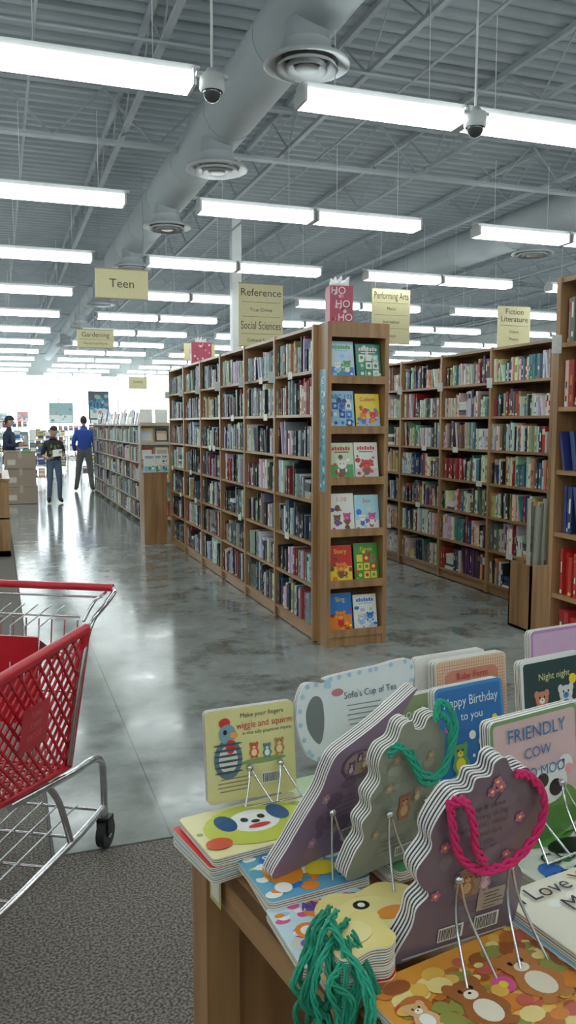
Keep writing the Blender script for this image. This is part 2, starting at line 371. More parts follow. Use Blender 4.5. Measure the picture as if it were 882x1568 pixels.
def bookcase(name,x0,x1,y0,nb,bay,H,nl,pals,seed,sides=(-1,1),endwood=True):
    rng=random.Random(seed); w=MB(); k=MB(); xm=(x0+x1)/2; yE=y0+nb*bay
    zb=.09; pitch=(H-zb-.03)/nl
    for i in range(nb+1):
        y=y0+i*bay; w.box(x0,x1,y-.016,y+.016,0.009,H)
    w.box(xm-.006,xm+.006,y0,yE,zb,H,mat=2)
    for i in range(nb):
        a=y0+i*bay+.016; e=y0+(i+1)*bay-.016
        w.box(x0+.025,x1-.025,a,e,0.009,zb-.0,mat=1)
        for l in range(nl+1):
            z=zb+l*pitch
            w.box(x0+.006,xm-.006,a,e,z,z+.022,mat=1); w.box(xm+.006,x1-.006,a,e,z,z+.022,mat=1)
            if l<nl:
                for sd in sides:
                    xf=x0+.010 if sd>0 else x1-.010
                    fill(k,rng,xf,sd,a+.003,e-.003,z+.0225,pitch-.028,pals[(nl-1-l)%len(pals)])
        for q in range(2):
            l=rng.randint(1,nl-1); z=zb+l*pitch; yy=rng.uniform(a+.05,e-.15)
            if sides[0]>0: k.add([(x0+.003,yy,z-.02),(x0+.003,yy+.1,z-.02),(x0+.003,yy+.1,z+.035),(x0+.003,yy,z+.035)],[(0,1,2,3)],(.88,.88,.84))
        if sides[0]>0:
            z=zb+(nl-1)*pitch; k.add([(x0-.002,e-.02,z-.03),(x0-.06,e-.02,z-.03),(x0-.06,e-.02,z+.06),(x0-.002,e-.02,z+.06)],[(0,1,2,3)],(.9,.9,.88))
    w.build(name,[WOOD,WOODH,DWOOD]); k.build('shelved_books',PAPER)
P1=[PAL_GREY,PAL_DARK+PAL_GREY,PAL_DARK+PAL_GREY,PAL_DARK,PAL_DARK,PAL_DARK,PAL_DARK]
bookcase('wooden_bookcase',2.13,2.63,5.53,6,.87,2.30,7,P1,3,(1,-1))
P2=[PAL_MIX]*7
bookcase('wooden_bookcase',4.31,4.81,5.72,6,.90,2.30,7,P2,9,(1,-1))
bookcase('wooden_bookcase',6.60,7.10,5.72,5,.90,2.30,7,P2,19,(1,-1))
bookcase('wooden_bookcase',2.64,3.04,2.42,1,1.05,2.32,7,[PAL_KID+PAL_MIX,PAL_MIX,PAL_MIX,[(.75,.12,.12),(.2,.25,.5),(.15,.2,.4)],[(.72,.14,.12),(.8,.2,.15)],PAL_KID],29,(1,))
# endcap
def face_book(k,x,y,z,w,h,cols,rng,title=None,lean=9,th=.012,yaw=0,style=0):
    k.M=T(x,y,z,yaw,lean)
    k.box(0,w,0,th,0,h,cols[0]); k.box(.003,w-.002,.002,th-.002,-.0,h+.0005,(.93,.92,.88))
    if style!=2: k.rect(w*.03,h*.02,w*.97,h*rng.uniform(.3,.45),-.0008,cols[1])
    for i in range(rng.randint(9,16)):
        r=w*rng.uniform(.04,.12); cx=rng.uniform(r,w-r); cz=rng.uniform(r,h*(.66 if style!=2 else .9))
        c=rng.choice(cols[2:]); c=tuple(max(0,min(1,q*rng.uniform(.8,1.15))) for q in c)
        k.ell(cx,cz,r,r*rng.uniform(.6,1.3),-.0012-.0001*i,c)
    def animal(cx,cz,s,c1,c2):
        k.ell(cx,cz-s*1.3,s*.8,s*1.0,-.0030,c2); k.ell(cx,cz,s,s*.9,-.0032,c1)
        for e in(-1,1):
            k.ell(cx+e*s*.35,cz+s*.15,s*.12,s*.15,-.0040,(.08,.08,.1),8); k.ell(cx+e*s*.85,cz+s*.7,s*.33,s*.36,-.0031,c1,10); k.ell(cx+e*s*.85,cz-s*1.2,s*.22,s*.45,-.0031,c1,10)
        k.ell(cx,cz-s*.3,s*.4,s*.3,-.0036,tuple(min(1,q*1.2+.1) for q in c1),10); k.ell(cx,cz-s*.2,s*.1,s*.08,-.0042,(.1,.08,.08),6)
    if style==0: animal(w*.5,h*.42,w*.19,cols[-1],cols[3])
    elif style==1: animal(w*.30,h*.36,w*.13,cols[-1],cols[3]); animal(w*.70,h*.40,w*.14,cols[2],cols[-1])
    else:
        for a in range(3):
            for q in range(3): k.rect(w*(.1+.28*a),h*(.08+.22*q),w*(.34+.28*a),h*(.26+.22*q),-.0028,cols[(a+q)%len(cols)]); k.ell(w*(.22+.28*a),h*(.17+.22*q),w*.07,w*.07,-.0032,cols[(a+2*q+2)%len(cols)],10)
    if title: k.text(title,h*.17,w*.5,h*.84,-.0036,cols[2],wmax=w*.9)
    else:
        for q in range(7):
            a=w*(.12+.11*q); k.rect(a,h*.80,a+w*.08,h*(.88+.02*(q%2)),-.0034,cols[2])
        k.rect(w*.2,h*.74,w*.8,h*.765,-.0034,cols[3])
    k.M=None
def endcap(x0,x1,y0,y1,books,seed,sticker=True):
    w=MB(); H=2.3
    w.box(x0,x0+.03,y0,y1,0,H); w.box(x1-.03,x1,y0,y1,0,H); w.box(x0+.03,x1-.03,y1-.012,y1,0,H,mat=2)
    w.box(x0+.03,x1-.03,y0,y1-.012,H-.035,H); w.box(x0+.03,x1-.03,y0+.012,y1-.012,0,.08)
    lv=[.08,.44,.81,1.18,1.54,1.89]
    for z in lv: w.box(x0+.03,x1-.03,y0+.005,y1-.012,z,z+.02); w.box(x0+.03,x1-.03,y0,y0+.012,z-.01,z+.045)
    w.box(x0+.03,x1-.03,y0,y0+.02,H-.10,H-.035)
    ob=w.build('endcap_display_shelf',[WOOD,WOODH,DWOOD])
    if books:
        k=MB(); rng=random.Random(seed); n_=0
        for z,row in zip(lv,books):
            wd=(x1-x0-.08)/2
            for i,(cols,t) in enumerate(row):
                face_book(k,x0+.038+i*(wd+.004)+rng.uniform(0,.006),y0+.035+.004*i,z+.021,wd-rng.uniform(.002,.015),rng.uniform(.255,.285),cols,rng,t,10,style=(0,1,0,2,1,1,0,0,2,1,1,2)[n_%12]); n_+=1
        k.build('face_out_picture_books',GLOSS)
    return ob
Wt=(.92,.92,.88);Rd=(.82,.14,.14);Bl=(.16,.42,.78);Gn=(.25,.6,.3);Yl=(.93,.82,.2);Or=(.92,.5,.15);Pk=(.85,.3,.55);LB=(.55,.76,.88);Br=(.45,.3,.2);Pu=(.45,.3,.65);Te=(.15,.6,.6);Lg=(.8,.87,.72)
books=[[(((.12,.45,.75),Or,Yl,Rd,Or),'Sing'),((Wt,Wt,Bl,LB,(.75,.82,.88)),None)],
 [((Rd,Yl,Yl,Br,Or),'Story'),(((.25,.55,.2),Yl,Yl,Rd,Gn),'Farm')],
 [((Wt,Wt,Pk,Pu,Br),'1-10'),(((.65,.85,.9),Wt,Pk,Bl,Wt),'Sea')],
 [((Lg,Gn,Rd,Br,Wt),None),((Wt,(.85,.8,.8),Rd,Br,Rd),None)],
 [((LB,LB,(.1,.2,.5),Bl,Wt),'ABC 123'),((Yl,LB,Rd,Bl,Or),'Colors')],
 [(((.75,.85,.92),(.12,.45,.78),Gn,LB,Wt),None),(((.16,.5,.42),(.15,.55,.3),Wt,Wt,(.6,.85,.8)),None)]]
endcap(2.165,2.635,5.33,5.51,books,5)
endcap(4.31,4.81,5.47,5.70,None,6)
endcap(6.60,7.10,5.47,5.70,None,6)
b=MB()
b.M=T(2.1635,5.50,0,-90)
b.rect(.025,1.12,.145,1.98,0,(.42,.64,.70)); rng=random.Random(4)
for i in range(34):
    r=rng.uniform(.008,.024); cx=rng.uniform(.05,.12); cz=1.14+i*.023; b.ell(cx,cz,r,r,-.0006-.00005*i,rng.choice([(.82,.92,.95),(.20,.42,.58),(.5,.75,.82)]),10)
for i,t in enumerate('COOL'): b.text(t,.075,.085,1.9-.1*i,-.0025,(.95,.97,.98))
b.M=T(4.3085,5.69,0,-90)
b.rect(.06,1.3,.16,1.62,0,(.15,.25,.3))
for i in range(9): b.ell(.08+.03*(i%3),1.36+.07*(i//3),.012,.02,-.0006,(.7,.8,.75),8)
b.M=None
b.build('vertical_shelf_banner',GLOSS)
def giftbox(x,y,z,w,h,txt,seed):
    b=MB(); rng=random.Random(seed); b.M=T(x,y,z,-8)
    b.box(0,w,0,w*.8,0,h,(.72,.28,.37))
    for i in range(14):
        cx=rng.uniform(.02,w-.02);cz=rng.uniform(.02,h-.02); b.ell(cx,cz,.013,.013,-.001-.0001*i,rng.choice([(.9,.8,.82),(.88,.5,.55),(.6,.14,.22)]),8)
    if txt:
        for i,t in enumerate(('HO','HO','HO')): b.text(t,.070,w*(.36,.55,.66)[i],h*(.86,.5,.13)[i],-.004,(.96,.93,.93))
    for j in range(10):
        a=j*2*pi/10; b.tube([(w/2+.025*math.cos(a),w*.4+.025*math.sin(a),h-.005),(w/2+.05*math.cos(a),w*.4+.04*math.sin(a),h+.02),(w/2+.065*math.cos(a+.4),w*.4+.05*math.sin(a),h+rng.uniform(.02,.07))],[.025,.025,.004],(.95,.95,.95),6,sm=False)
    b.M=None; b.build('holiday_gift_box',PAPER)
giftbox(2.20,5.38,2.301,.165,.25,True,1); giftbox(2.2,9.7,2.301,.24,.26,False,2)
b=MB(); x0,x1,y0,y1=3.80,4.10,5.22,5.50
b.box(x0,x1,y0,y0+.015,0,.52); b.box(x0,x1,y1-.015,y1,0,.52); b.box(x0,x0+.015,y0,y1,0,.52); b.box(x1-.015,x1,y0,y1,0,.52); b.box(x0,x1,y0,y1,0,.02)
b.build('wooden_floor_bin',WOOD)
b=MB(); rng=random.Random(8)
for i in range(9):
    x=x0+.05+.028*i;y=y0+.07+rng.random()*.14; r=.016
    c=rng.choice([(.42,.42,.36),(.55,.55,.5),(.3,.32,.28),(.65,.65,.6)])
    tx=x+rng.uniform(0,.05); b.tube([(x,y,.03),(tx,y+.02,rng.uniform(.85,1.1))],r,c,10)
b.build('rolled_posters',PAPER)
b=MB(); b.box(1.80,2.11,10.86,11.16,0,.95); b.box(1.79,2.12,10.85,11.17,.93,.96); b.box(1.85,2.06,10.855,10.86,.1,.9,mat=0); b.build('wooden_pedestal',WOOD)
b=MB(); rng=random.Random(3)
for i in range(3): face_book(b,1.81+.1*i,10.9+.05*i,.961,.16,.24,[Wt,LB,Bl,Gn,Wt],rng,None,8)
b.build('pedestal_books',GLOSS)
def lowshelf(x0,x1,y0,y1,H,nl,seed,wood=WHITE):
    w=MB(); rng=random.Random(seed); n=max(1,round((y1-y0)/.95)); bay=(y1-y0)/n; k=MB(); xm=(x0+x1)/2
    for i in range(n+1): w.box(x0,x1,y0+i*bay-.012,y0+i*bay+.012,0,H)
    w.box(xm-.005,xm+.005,y0,y1,.05,H)
    p=(H-.1)/nl
    for l in range(nl+1): w.box(x0+.004,x1-.004,y0,y1,.08+l*p-.01,.08+l*p+.01)
    for i in range(n):
        for l in range(nl):
            for sd in(1,-1): fill(k,rng,(x0+.01) if sd>0 else x1-.01,sd,y0+i*bay+.014,y0+(i+1)*bay-.014,.08+l*p+.011,p-.03,PAL_MIX+PAL_GREY)
        y=y0+i*bay+.05
        while y<y0+(i+1)*bay-.2:
            k.M=T(x0+.06,y+.16,.08+nl*p+.011,-90,10); hh=rng.uniform(.18,.28); ww_=rng.uniform(.13,.17)
            k.box(0,ww_,0,.02,0,hh,rng.choice(PAL_MIX)); k.rect(.01,hh*.5,ww_-.01,hh*.9,-.001,rng.choice(PAL_KID+PAL_MIX)); k.M=None; y+=.19
    for l in range(nl+1):
        z=.08+l*p+.011
        for q in range(2):
            k.M=T(x0+.02+q*.24,y0-.06,z,0,8); k.box(0,.2,0,.02,0,.24,rng.choice(PAL_MIX+PAL_KID)); k.rect(.02,.05,.18,.2,-.001,rng.choice([(.9,.9,.88),(.7,.75,.8),(.8,.7,.6)])); k.M=None
    k.build('shelved_books',PAPER)
    for l in range(nl+1):
        z=.08+l*p; w.box(x0,x1,y0-.14,y0-.013,z-.01,z+.01); w.box(x0,x1,y0-.145,y0-.14,z-.01,z+.04)
    for a in(x0,x1-.02): w.box(a,a+.02,y0-.14,y0-.013,0,H)
    w.build('low_metal_bookcase',[wood])
LWD=mat_noise('pale_shelf_laminate',(.62,.58,.52),(.70,.66,.60),(3,3,3),.5)
lowshelf(2.10,2.62,13.1,19.6,1.60,5,11,LWD)
lowshelf(4.3,4.9,13.3,19.0,1.6,5,12,LWD)
def woodcase(x0,x1,y0,y1,H,seed,name='low_wooden_display_case'):
    w=MB(); w.box(x0,x1,y0,y0+.03,.009,H); w.box(x0,x1,y1-.03,y1,.009,H); w.box(x0-.015,x1+.015,y0-.015,y1+.015,H,H+.03); w.box(x0,x1,y0,y1,.009,.08); w.box(x0,x1,y0,y1,H*.5,H*.5+.02); w.box((x0+x1)/2-.01,(x0+x1)/2+.01,y0,y1,.009,H)
    w.build(name,WOOD)
    k=MB(); rng=random.Random(seed)
    for zz,hs in((.08,H*.5-.1),(H*.5+.02,H*.5-.04)): fill(k,rng,x1-.01,-1,y0+.04,y1-.04,zz+.001,hs,PAL_MIX)
    x=x0
    while x<x1-.15:
        y=y0+.03
        while y<y1-.2:
            face_book(k,x+.02,y,H+.031,.16,rng.uniform(.2,.27),[rng.choice([Wt,LB,Lg,(.7,.65,.55)]),rng.choice([Wt,Gn,Br]),Bl,Gn,Wt],rng,None,14,.02); y+=.22
        x+=.2
    k.build('displayed_books',GLOSS)
woodcase(-.75,.10,10.35,12.3,.92,41)
woodcase(-3.2,-2.2,8,12,.92,42)
b=MB(); CB=(.62,.55,.48)
for i,(x0,y0,z0,w,d,h) in enumerate([(.10,17.2,0.01,.62,.45,.36),(.12,17.22,.36,.58,.42,.36),(.10,17.2,.72,.60,.44,.34),(-.6,17.3,0.01,.6,.45,.4),(-.58,17.3,.4,.55,.42,.36)]):
    b.box(x0,x0+w,y0,y0+d,z0+.001,z0+h,CB); b.rect(x0+w*.1,z0+h-.03,x0+w*.9,z0+h-.02,y0-.001,(.45,.38,.32)); b.box(x0+w*.45,x0+w*.55,y0-.002,y0+d+.002,z0+h*.6,z0+h+.001,(.72,.64,.54))
    b.rect(x0+w*.1,z0+h*.2,x0+w*.35,z0+h*.5,y0-.002,(.8,.78,.72))
b.box(.45,.6,17.25,17.3,1.061,1.10,(.3,.7,.4))
b.build('cardboard_box_stack',PAPER)
def rack(x,y,w,seed,H=1.35):
    f=MB(); rng=random.Random(seed)
    for a in(x-w/2,x+w/2-.03): f.box(a,a+.03,y,y+.5,0.009,H,(.85,.86,.86))
    for l in range(4):
        z=.15+l*(H-.2)/3; f.box(x-w/2,x+w/2,y+.02,y+.48,z,z+.02,(.85,.86,.86))
        q=x-w/2+.05
        while q<x+w/2-.2:
            hh=rng.uniform(.2,.28); f.M=T(q,y+.06,z+.021,0,12); c=rng.choice(PAL_KID+PAL_MIX+[Wt]*9+[LB]*4); f.box(0,.17,0,.03,0,hh,c); f.rect(.02,.04,.15,hh*.5,-.001,rng.choice(PAL_KID+[Wt]*5)); f.rect(.02,hh*.65,.15,hh*.85,-.001,rng.choice([Wt,(.5,.5,.5),Rd])); f.M=None; q+=.2  # extra white and pale blue paint the window glare into the book colours
    f.build('stocked_merchandise_rack',PAPER)
for i,(x,y,w) in enumerate([(.9,23,1.1),(2.9,24.5,1.3),(-.5,25.5,1.2),(1.6,29,1.3),(3.8,30,1.4),(-.2,31,1.3),(5.2,26,1.4),(2.7,33.5,1.4),(.6,34.5,1.4),(-2.4,27,1.4)]): rack(x,y,w,50+i,1.2+.15*(i%3))
def poster(x,y,z0,z1,w,base,txt,seed):
    b=MB(); rng=random.Random(seed); b.box(x-w/2,x+w/2,y,y+.015,z0,z1,base)
    b.rect(x-w/2+.04,z0+.04,x+w/2-.04,z0+(z1-z0)*.4,y-.001,(.85,.87,.85))
    for i in range(10): b.ell(x+rng.uniform(-w*.4,w*.4),rng.uniform(z0+.1,z1-.1),.05,.05,y-.002-.0002*i,rng.choice([(.5,.7,.7),(.5,.7,.55),LB,(.8,.5,.5),(.4,.5,.55)]),10)
    if txt: b.text(txt,(z1-z0)*.45,x,(z0+z1)/2,y-.005,(.15,.6,.8),wmax=w*.9)
    for a in(x-w*.4,x+w*.4): b.tube([(a,y+.008,0),(a,y+.008,z0)],.01,(.4,.4,.4),6)
    b.build('standing_poster_sign',PAPER)
poster(2.45,34.6,1.62,2.45,.95,(.58,.68,.68),None,1)  # far posters coloured paler, window white-out put into their base colours
poster(2.36,20.7,1.70,2.40,.5,(.27,.33,.38),'20%',2)
poster(1.0,36,1.7,2.1,.45,(.85,.55,.55),None,3); poster(.2,35,1.65,2.05,.4,Wt,None,4); poster(3.9,35,1.6,2.2,.6,(.7,.72,.7),None,5)
# ------------------------------------------------------------------ people
def skin_mesh(J,B):
    names=list(J); idx={n:i for i,n in enumerate(names)}
    me=bpy.data.meshes.new('sk'); me.from_pydata([J[n][0] for n in names],[(idx[a],idx[c]) for a,c,_ in B],[])
    ob=bpy.data.objects.new('sk',me); scene.collection.objects.link(ob)
    md=ob.modifiers.new('s','SKIN'); md.use_smooth_shade=True
    ss=ob.modifiers.new('u','SUBSURF'); ss.levels=2; ss.render_levels=2
    sv=me.skin_vertices[0].data
    for n in names:
        r=J[n][1]; r=r if isinstance(r,tuple) else (r,r); sv[idx[n]].radius=r; sv[idx[n]].use_root=(n=='pelvis')
    dg=bpy.context.evaluated_depsgraph_get(); dg.update(); ev=ob.evaluated_get(dg); m=ev.to_mesh()
    v=[tuple(p.co) for p in m.vertices]; f=[list(p.vertices) for p in m.polygons]; ev.to_mesh_clear()
    bpy.data.objects.remove(ob); return v,f
def segd(p,a,b):
    ab=b-a; t=max(0,min(1,(p-a).dot(ab)/max(ab.length_squared,1e-9))); return (p-(a+ab*t)).length
def person(name,J,B,cols,M,head,skin,hair,hairlow,hands,extra=None,cap=None,tilt=0,turn=0):
    mb=MB(); mb.M=M; v,f=skin_mesh(J,B)
    segs=[(Vector(J[a][0]),Vector(J[c][0]),l,(J[a][1] if not isinstance(J[a][1],tuple) else J[a][1][0])) for a,c,l in B]
    by={}
    for fc in f:
        c=sum((Vector(v[i]) for i in fc),Vector())/len(fc)
        l=min(segs,key=lambda s:segd(c,s[0],s[1])/max(s[3],.03))[2]
        if extra:
            e=extra(c,l)
            if e: l=e
        by.setdefault(l,[]).append(fc)
    for l,fs in by.items():
        used=sorted({i for q in fs for i in q}); mp={i:j for j,i in enumerate(used)}
        mb.add([v[i] for i in used],[[mp[i] for i in q] for q in fs],cols[l],0,True)
    H=M@Matrix.Translation(head)@Matrix.Rotation(math.radians(turn),4,'Z')@Matrix.Rotation(math.radians(tilt),4,'X'); mb.M=H
    def fn(p):
        x,y,z=p
        if z<0: k=1-.28*z*z; x*=k; y=y*(1-.12*z*z)+(-.10*z*z if y<.2 else 0)
        if y<-.3: y*=.95
        if abs(x)<.18 and y<0 and -.35<z<.15: y-=.16*(1-abs(x)/.18)*(1-abs(z+.15)/.28)
        return x,y,z
    mb.sph((0,0,0),(.074,.092,.115),skin,22,18,fn=fn)
    for e in(-1,1):
        mb.sph((e*.030,-.081,.004),(.013,.008,.007),(.92,.9,.88),8,6); mb.sph((e*.030,-.087,.004),(.006,.004,.006),(.12,.08,.06),8,6)
        mb.tube([(e*.018,-.09,.02),(e*.042,-.082,.02)],.003,hair,5)
        mb.sph((e*.074,.008,-.005),(.010,.018,.028),skin,8,8)
    mb.tube([(-.022,-.080,-.055),(0,-.089,-.056),(.022,-.080,-.055)],.0045,tuple(q*.7 for q in skin),6)
    mb.sph((0,.008,.012),(.084,.098,.118),hair,20,16,keep=lambda p:(p[2]>.35) or (p[1]>-.05 and p[2]>hairlow) or (p[1]>.45 and p[2]>hairlow-.25))
    if cap:
        mb.sph((0,.0,.03),(.09,.104,.105),cap,20,14,keep=lambda p:p[2]>.1); mb.sph((0,-.12,.045),(.06,.05,.008),cap,12,6)
    for (wp,d,pn,curl) in hands:
        D=Vector(d).normalized(); Nn=Vector(pn); Nn=(Nn-D*Nn.dot(D)).normalized(); S=D.cross(Nn)
        HM=Matrix.Identity(4)
        for i,ax in enumerate((S,D,Nn)):
            for r in range(3): HM[r][i]=ax[r]
        HM=M@Matrix.Translation(wp)@HM; mb.M=HM
        mb.sph((0,.045,0),(.040,.055,.016),skin,12,10)
        for i,(x,L) in enumerate(((-.028,.068),(-.010,.076),(.010,.071),(.027,.056))):
            p=Vector((x,.085,0)); pts=[p]; a=0
            for s_ in range(3):
                a+=curl; p=p+Vector((0,math.cos(a),math.sin(a)))*L*(.42,.33,.25)[s_]; pts.append(p)
            mb.tube(pts,[.0095,.009,.008,.006],skin,7)
        mb.tube([(-.034,.02,.004),(-.056,.05,.014),(-.058,.075,.022)],[.012,.010,.007],skin,7)
    mb.M=None
    return mb
def limbs():
    B=[('pelvis','belly','torso'),('belly','chest','torso'),('chest','nb','torso'),('nb','neck','skin'),('neck','nk2','skin')]
    for s in'LR': B+=[('chest','sh'+s,'torso'),('sh'+s,'el'+s,'arm'),('el'+s,'wr'+s,'fore'),('pelvis','hip'+s,'legs'),('hip'+s,'kn'+s,'legs'),('kn'+s,'an'+s,'legs'),('an'+s,'to'+s,'shoe')]
    return B
SK=(.80,.62,.53)
J={'pelvis':((0,0,.97),(.16,.125)),'belly':((0,0,1.12),(.165,.125)),'chest':((0,.01,1.32),(.175,.13)),'nb':((0,.0,1.46),.09),'neck':((0,-.01,1.52),.058),'nk2':((0,-.015,1.58),.055),
 'shL':((.175,.0,1.40),.078),'elL':((.245,.03,1.14),.06),'wrL':((.22,-.10,.95),.042),'shR':((-.175,0,1.40),.078),'elR':((-.245,.03,1.14),.06),'wrR':((-.235,-.06,.90),.042),
 'hipL':((.09,0,.88),.105),'knL':((.15,-.02,.50),.075),'anL':((.20,.03,.10),.058),'toL':((.235,-.13,.045),.045),
 'hipR':((-.09,0,.88),.105),'knR':((-.13,-.02,.50),.075),'anR':((-.16,.03,.10),.058),'toR':((-.19,-.13,.045),.045)}
JK=(.14,.27,.62);PT=(.38,.38,.39)
m=person('m',J,limbs(),{'torso':JK,'arm':JK,'fore':JK,'legs':PT,'shoe':(.12,.11,.11),'skin':SK},T(1.93,20.1,0,172),(0,-.025,1.665),SK,(.20,.14,.10),-.35,
  [((.22,-.10,.94),(0,-.3,-1),(-1,0,0),.35),((-.235,-.06,.89),(0,-.1,-1),(1,0,0),.35)])
m.build('man_in_blue_jacket',CLOTH)
J={'pelvis':((0,0,.85),(.135,.105)),'belly':((0,0,.98),(.135,.105)),'chest':((0,.01,1.14),(.145,.11)),'nb':((0,.0,1.26),.075),'neck':((0,-.015,1.31),.05),'nk2':((0,-.03,1.36),.048),
 'shL':((.15,.0,1.21),.066),'elL':((.21,.03,.97),.046),'wrL':((.12,-.19,1.0),.028),'shR':((-.15,0,1.21),.066),'elR':((-.22,.03,.97),.046),'wrR':((-.13,-.17,.90),.028),
 'hipL':((.08,0,.78),.088),'knL':((.10,-.03,.44),.06),'anL':((.10,.02,.09),.047),'toL':((.125,-.13,.04),.04),
 'hipR':((-.08,0,.78),.088),'knR':((-.09,-.01,.44),.06),'anR':((-.11,.03,.09),.047),'toR':((-.14,-.12,.04),.04)}
def ex(c,l):
    if l=='torso' and c.y<-.05 and abs(c.x)<.085 and .98<c.z<1.18: return 'print' if (math.sin(c.x*90)+math.sin(c.z*80))>-.2 else None
    return None
TS=(.15,.17,.16);JE=(.33,.40,.50)
m=person('w',J,limbs(),{'torso':TS,'arm':TS,'fore':SK,'legs':JE,'shoe':(.16,.16,.18),'skin':SK,'print':(.45,.48,.28)},T(1.05,17.25,0,8),(0,-.055,1.44),SK,(.22,.15,.10),-.45,
  [((.12,-.19,1.0),(-.3,-.8,.2),(-.3,0,1),.35),((-.13,-.17,.90),(.5,-.7,.3),(.3,0,1),.35)],ex,tilt=22)
m.M=T(1.05,17.25,0,8); m.add([(-.08,-.30,.95),(.10,-.33,.97),(.12,-.24,1.10),(-.06,-.21,1.08)],[(0,1,2,3)],(.85,.86,.84)); m.M=None
m.build('shopper_reading_paper',CLOTH)
J={'pelvis':((0,0,.95),(.15,.12)),'belly':((0,0,1.10),(.155,.12)),'chest':((0,.01,1.30),(.165,.125)),'nb':((0,.0,1.43),.085),'neck':((0,-.01,1.49),.055),'nk2':((0,-.015,1.55),.052),
 'shL':((.165,.0,1.37),.075),'elL':((.22,.0,1.12),.056),'wrL':((.16,-.24,1.20),.038),'shR':((-.165,0,1.37),.075),'elR':((-.22,.0,1.12),.056),'wrR':((-.14,-.25,1.15),.038),
 'hipL':((.09,0,.86),.10),'knL':((.10,-.02,.48),.07),'anL':((.10,.03,.10),.055),'toL':((.12,-.13,.045),.045),
 'hipR':((-.09,0,.86),.10),'knR':((-.10,.02,.48),.07),'anR':((-.11,.05,.10),.055),'toR':((-.13,-.10,.045),.045)}
NV=(.13,.16,.27)
m=person('s',J,limbs(),{'torso':NV,'arm':NV,'fore':NV,'legs':(.12,.12,.14),'shoe':(.1,.1,.1),'skin':SK},T(.22,18.4,.008,72),(0,-.025,1.64),SK,(.12,.09,.08),-.4,
  [((.16,-.24,1.2),(-.2,-1,.3),(-1,0,.3),.45),((-.14,-.25,1.15),(.2,-1,.3),(1,0,.3),.45)],cap=(.14,.15,.24))
m.M=T(.22,18.4,0,72); m.box(-.10,.12,-.36,-.34,1.16,1.36,(.85,.85,.84)); m.M=None
m.build('shopper_in_navy_cap',CLOTH)
# ------------------------------------------------------------------ shopping cart
c=MB()
def lat(b,A,Bq,C,D,nx,ny,r):
    A,Bq,C,D=[Vector(p) for p in(A,Bq,C,D)]
    P=lambda u,v:(A*(1-u)+Bq*u)*(1-v)+(D*(1-u)+C*u)*v
    for s in(1,-1):
        for k in range(-ny,nx+ny+1):
            vs=sorted([max(0,min(1,(0-k)/(s*ny))),max(0,min(1,(nx-k)/(s*ny)))])
            if vs[1]-vs[0]>.01: b.tube([P((k+s*vs[0]*ny)/nx,vs[0]),P((k+s*vs[1]*ny)/nx,vs[1])],r,n=4,mat=1,sm=False)
    for p,q in((A,Bq),(Bq,C),(C,D),(D,A)): b.tube([p,q],r*2.2,n=8,mat=1)
wt,wf=.27,.22
RT=[(-wt,0,.89),(wt,0,.89)]; FT=[(-wf,.86,.85),(wf,.86,.85)]; RB=[(-.22,.07,.42),(.22,.07,.42)]; FB=[(-.17,.78,.50),(.17,.78,.50)]
for i in(0,1): lat(c,RB[i],FB[i],FT[i],RT[i],16,8,.0052)
lat(c,FB[0],FB[1],FT[1],FT[0],8,7,.005); lat(c,RB[0],RB[1],FB[1],FB[0],8,12,.004)
for i,s in((0,-1),(1,1)):
    c.tube([RT[i],FT[i]],.018,n=10,mat=1); c.tube([RB[i],RT[i]],.016,n=8,mat=1)
    c.add([(s*.2530,.28,.60),(s*.2460,.44,.61),(s*.2675,.44,.75),(s*.275,.28,.745)],[(0,1,2,3)],mat=1)
for k,t in enumerate(('HALF','PRICE','BOOKS')):
    v,f=text_geo(t); c.add([(-(.2530+(p[1]*.028+.715-.035*k-.60)*.150-(p[0]*.025)*.05-.0035)-.0015,.36+p[0]*.025,.715-.035*k+p[1]*.028) for p in v],f,mat=3)
for i in range(11):
    x=-.24+.048*i; c.tube([(x,.0,.92),(x*.95,.03,.60),(x*.9,.06,.44)],.0028,n=5,mat=0)
for z in(.93,.80,.66): c.tube([(-.25,.0,z),(.25,0,z)],.0035,n=5,mat=0)
c.add([(-.2,.02,.78),(.2,.02,.78),(.2,.20,.90),(-.2,.20,.90)],[(0,1,2,3)],mat=1)
c.box(-.2,.2,.20,.212,.62,.91,mat=1)
for i in range(9): x=-.2+.05*i; c.tube([(x,.015,.97),(x,.20,.94),(x,.22,.70)],.003,n=5,mat=0)
c.tube([(-.30,-.17,1.0),(.30,-.17,1.0)],.014,n=12,mat=1)
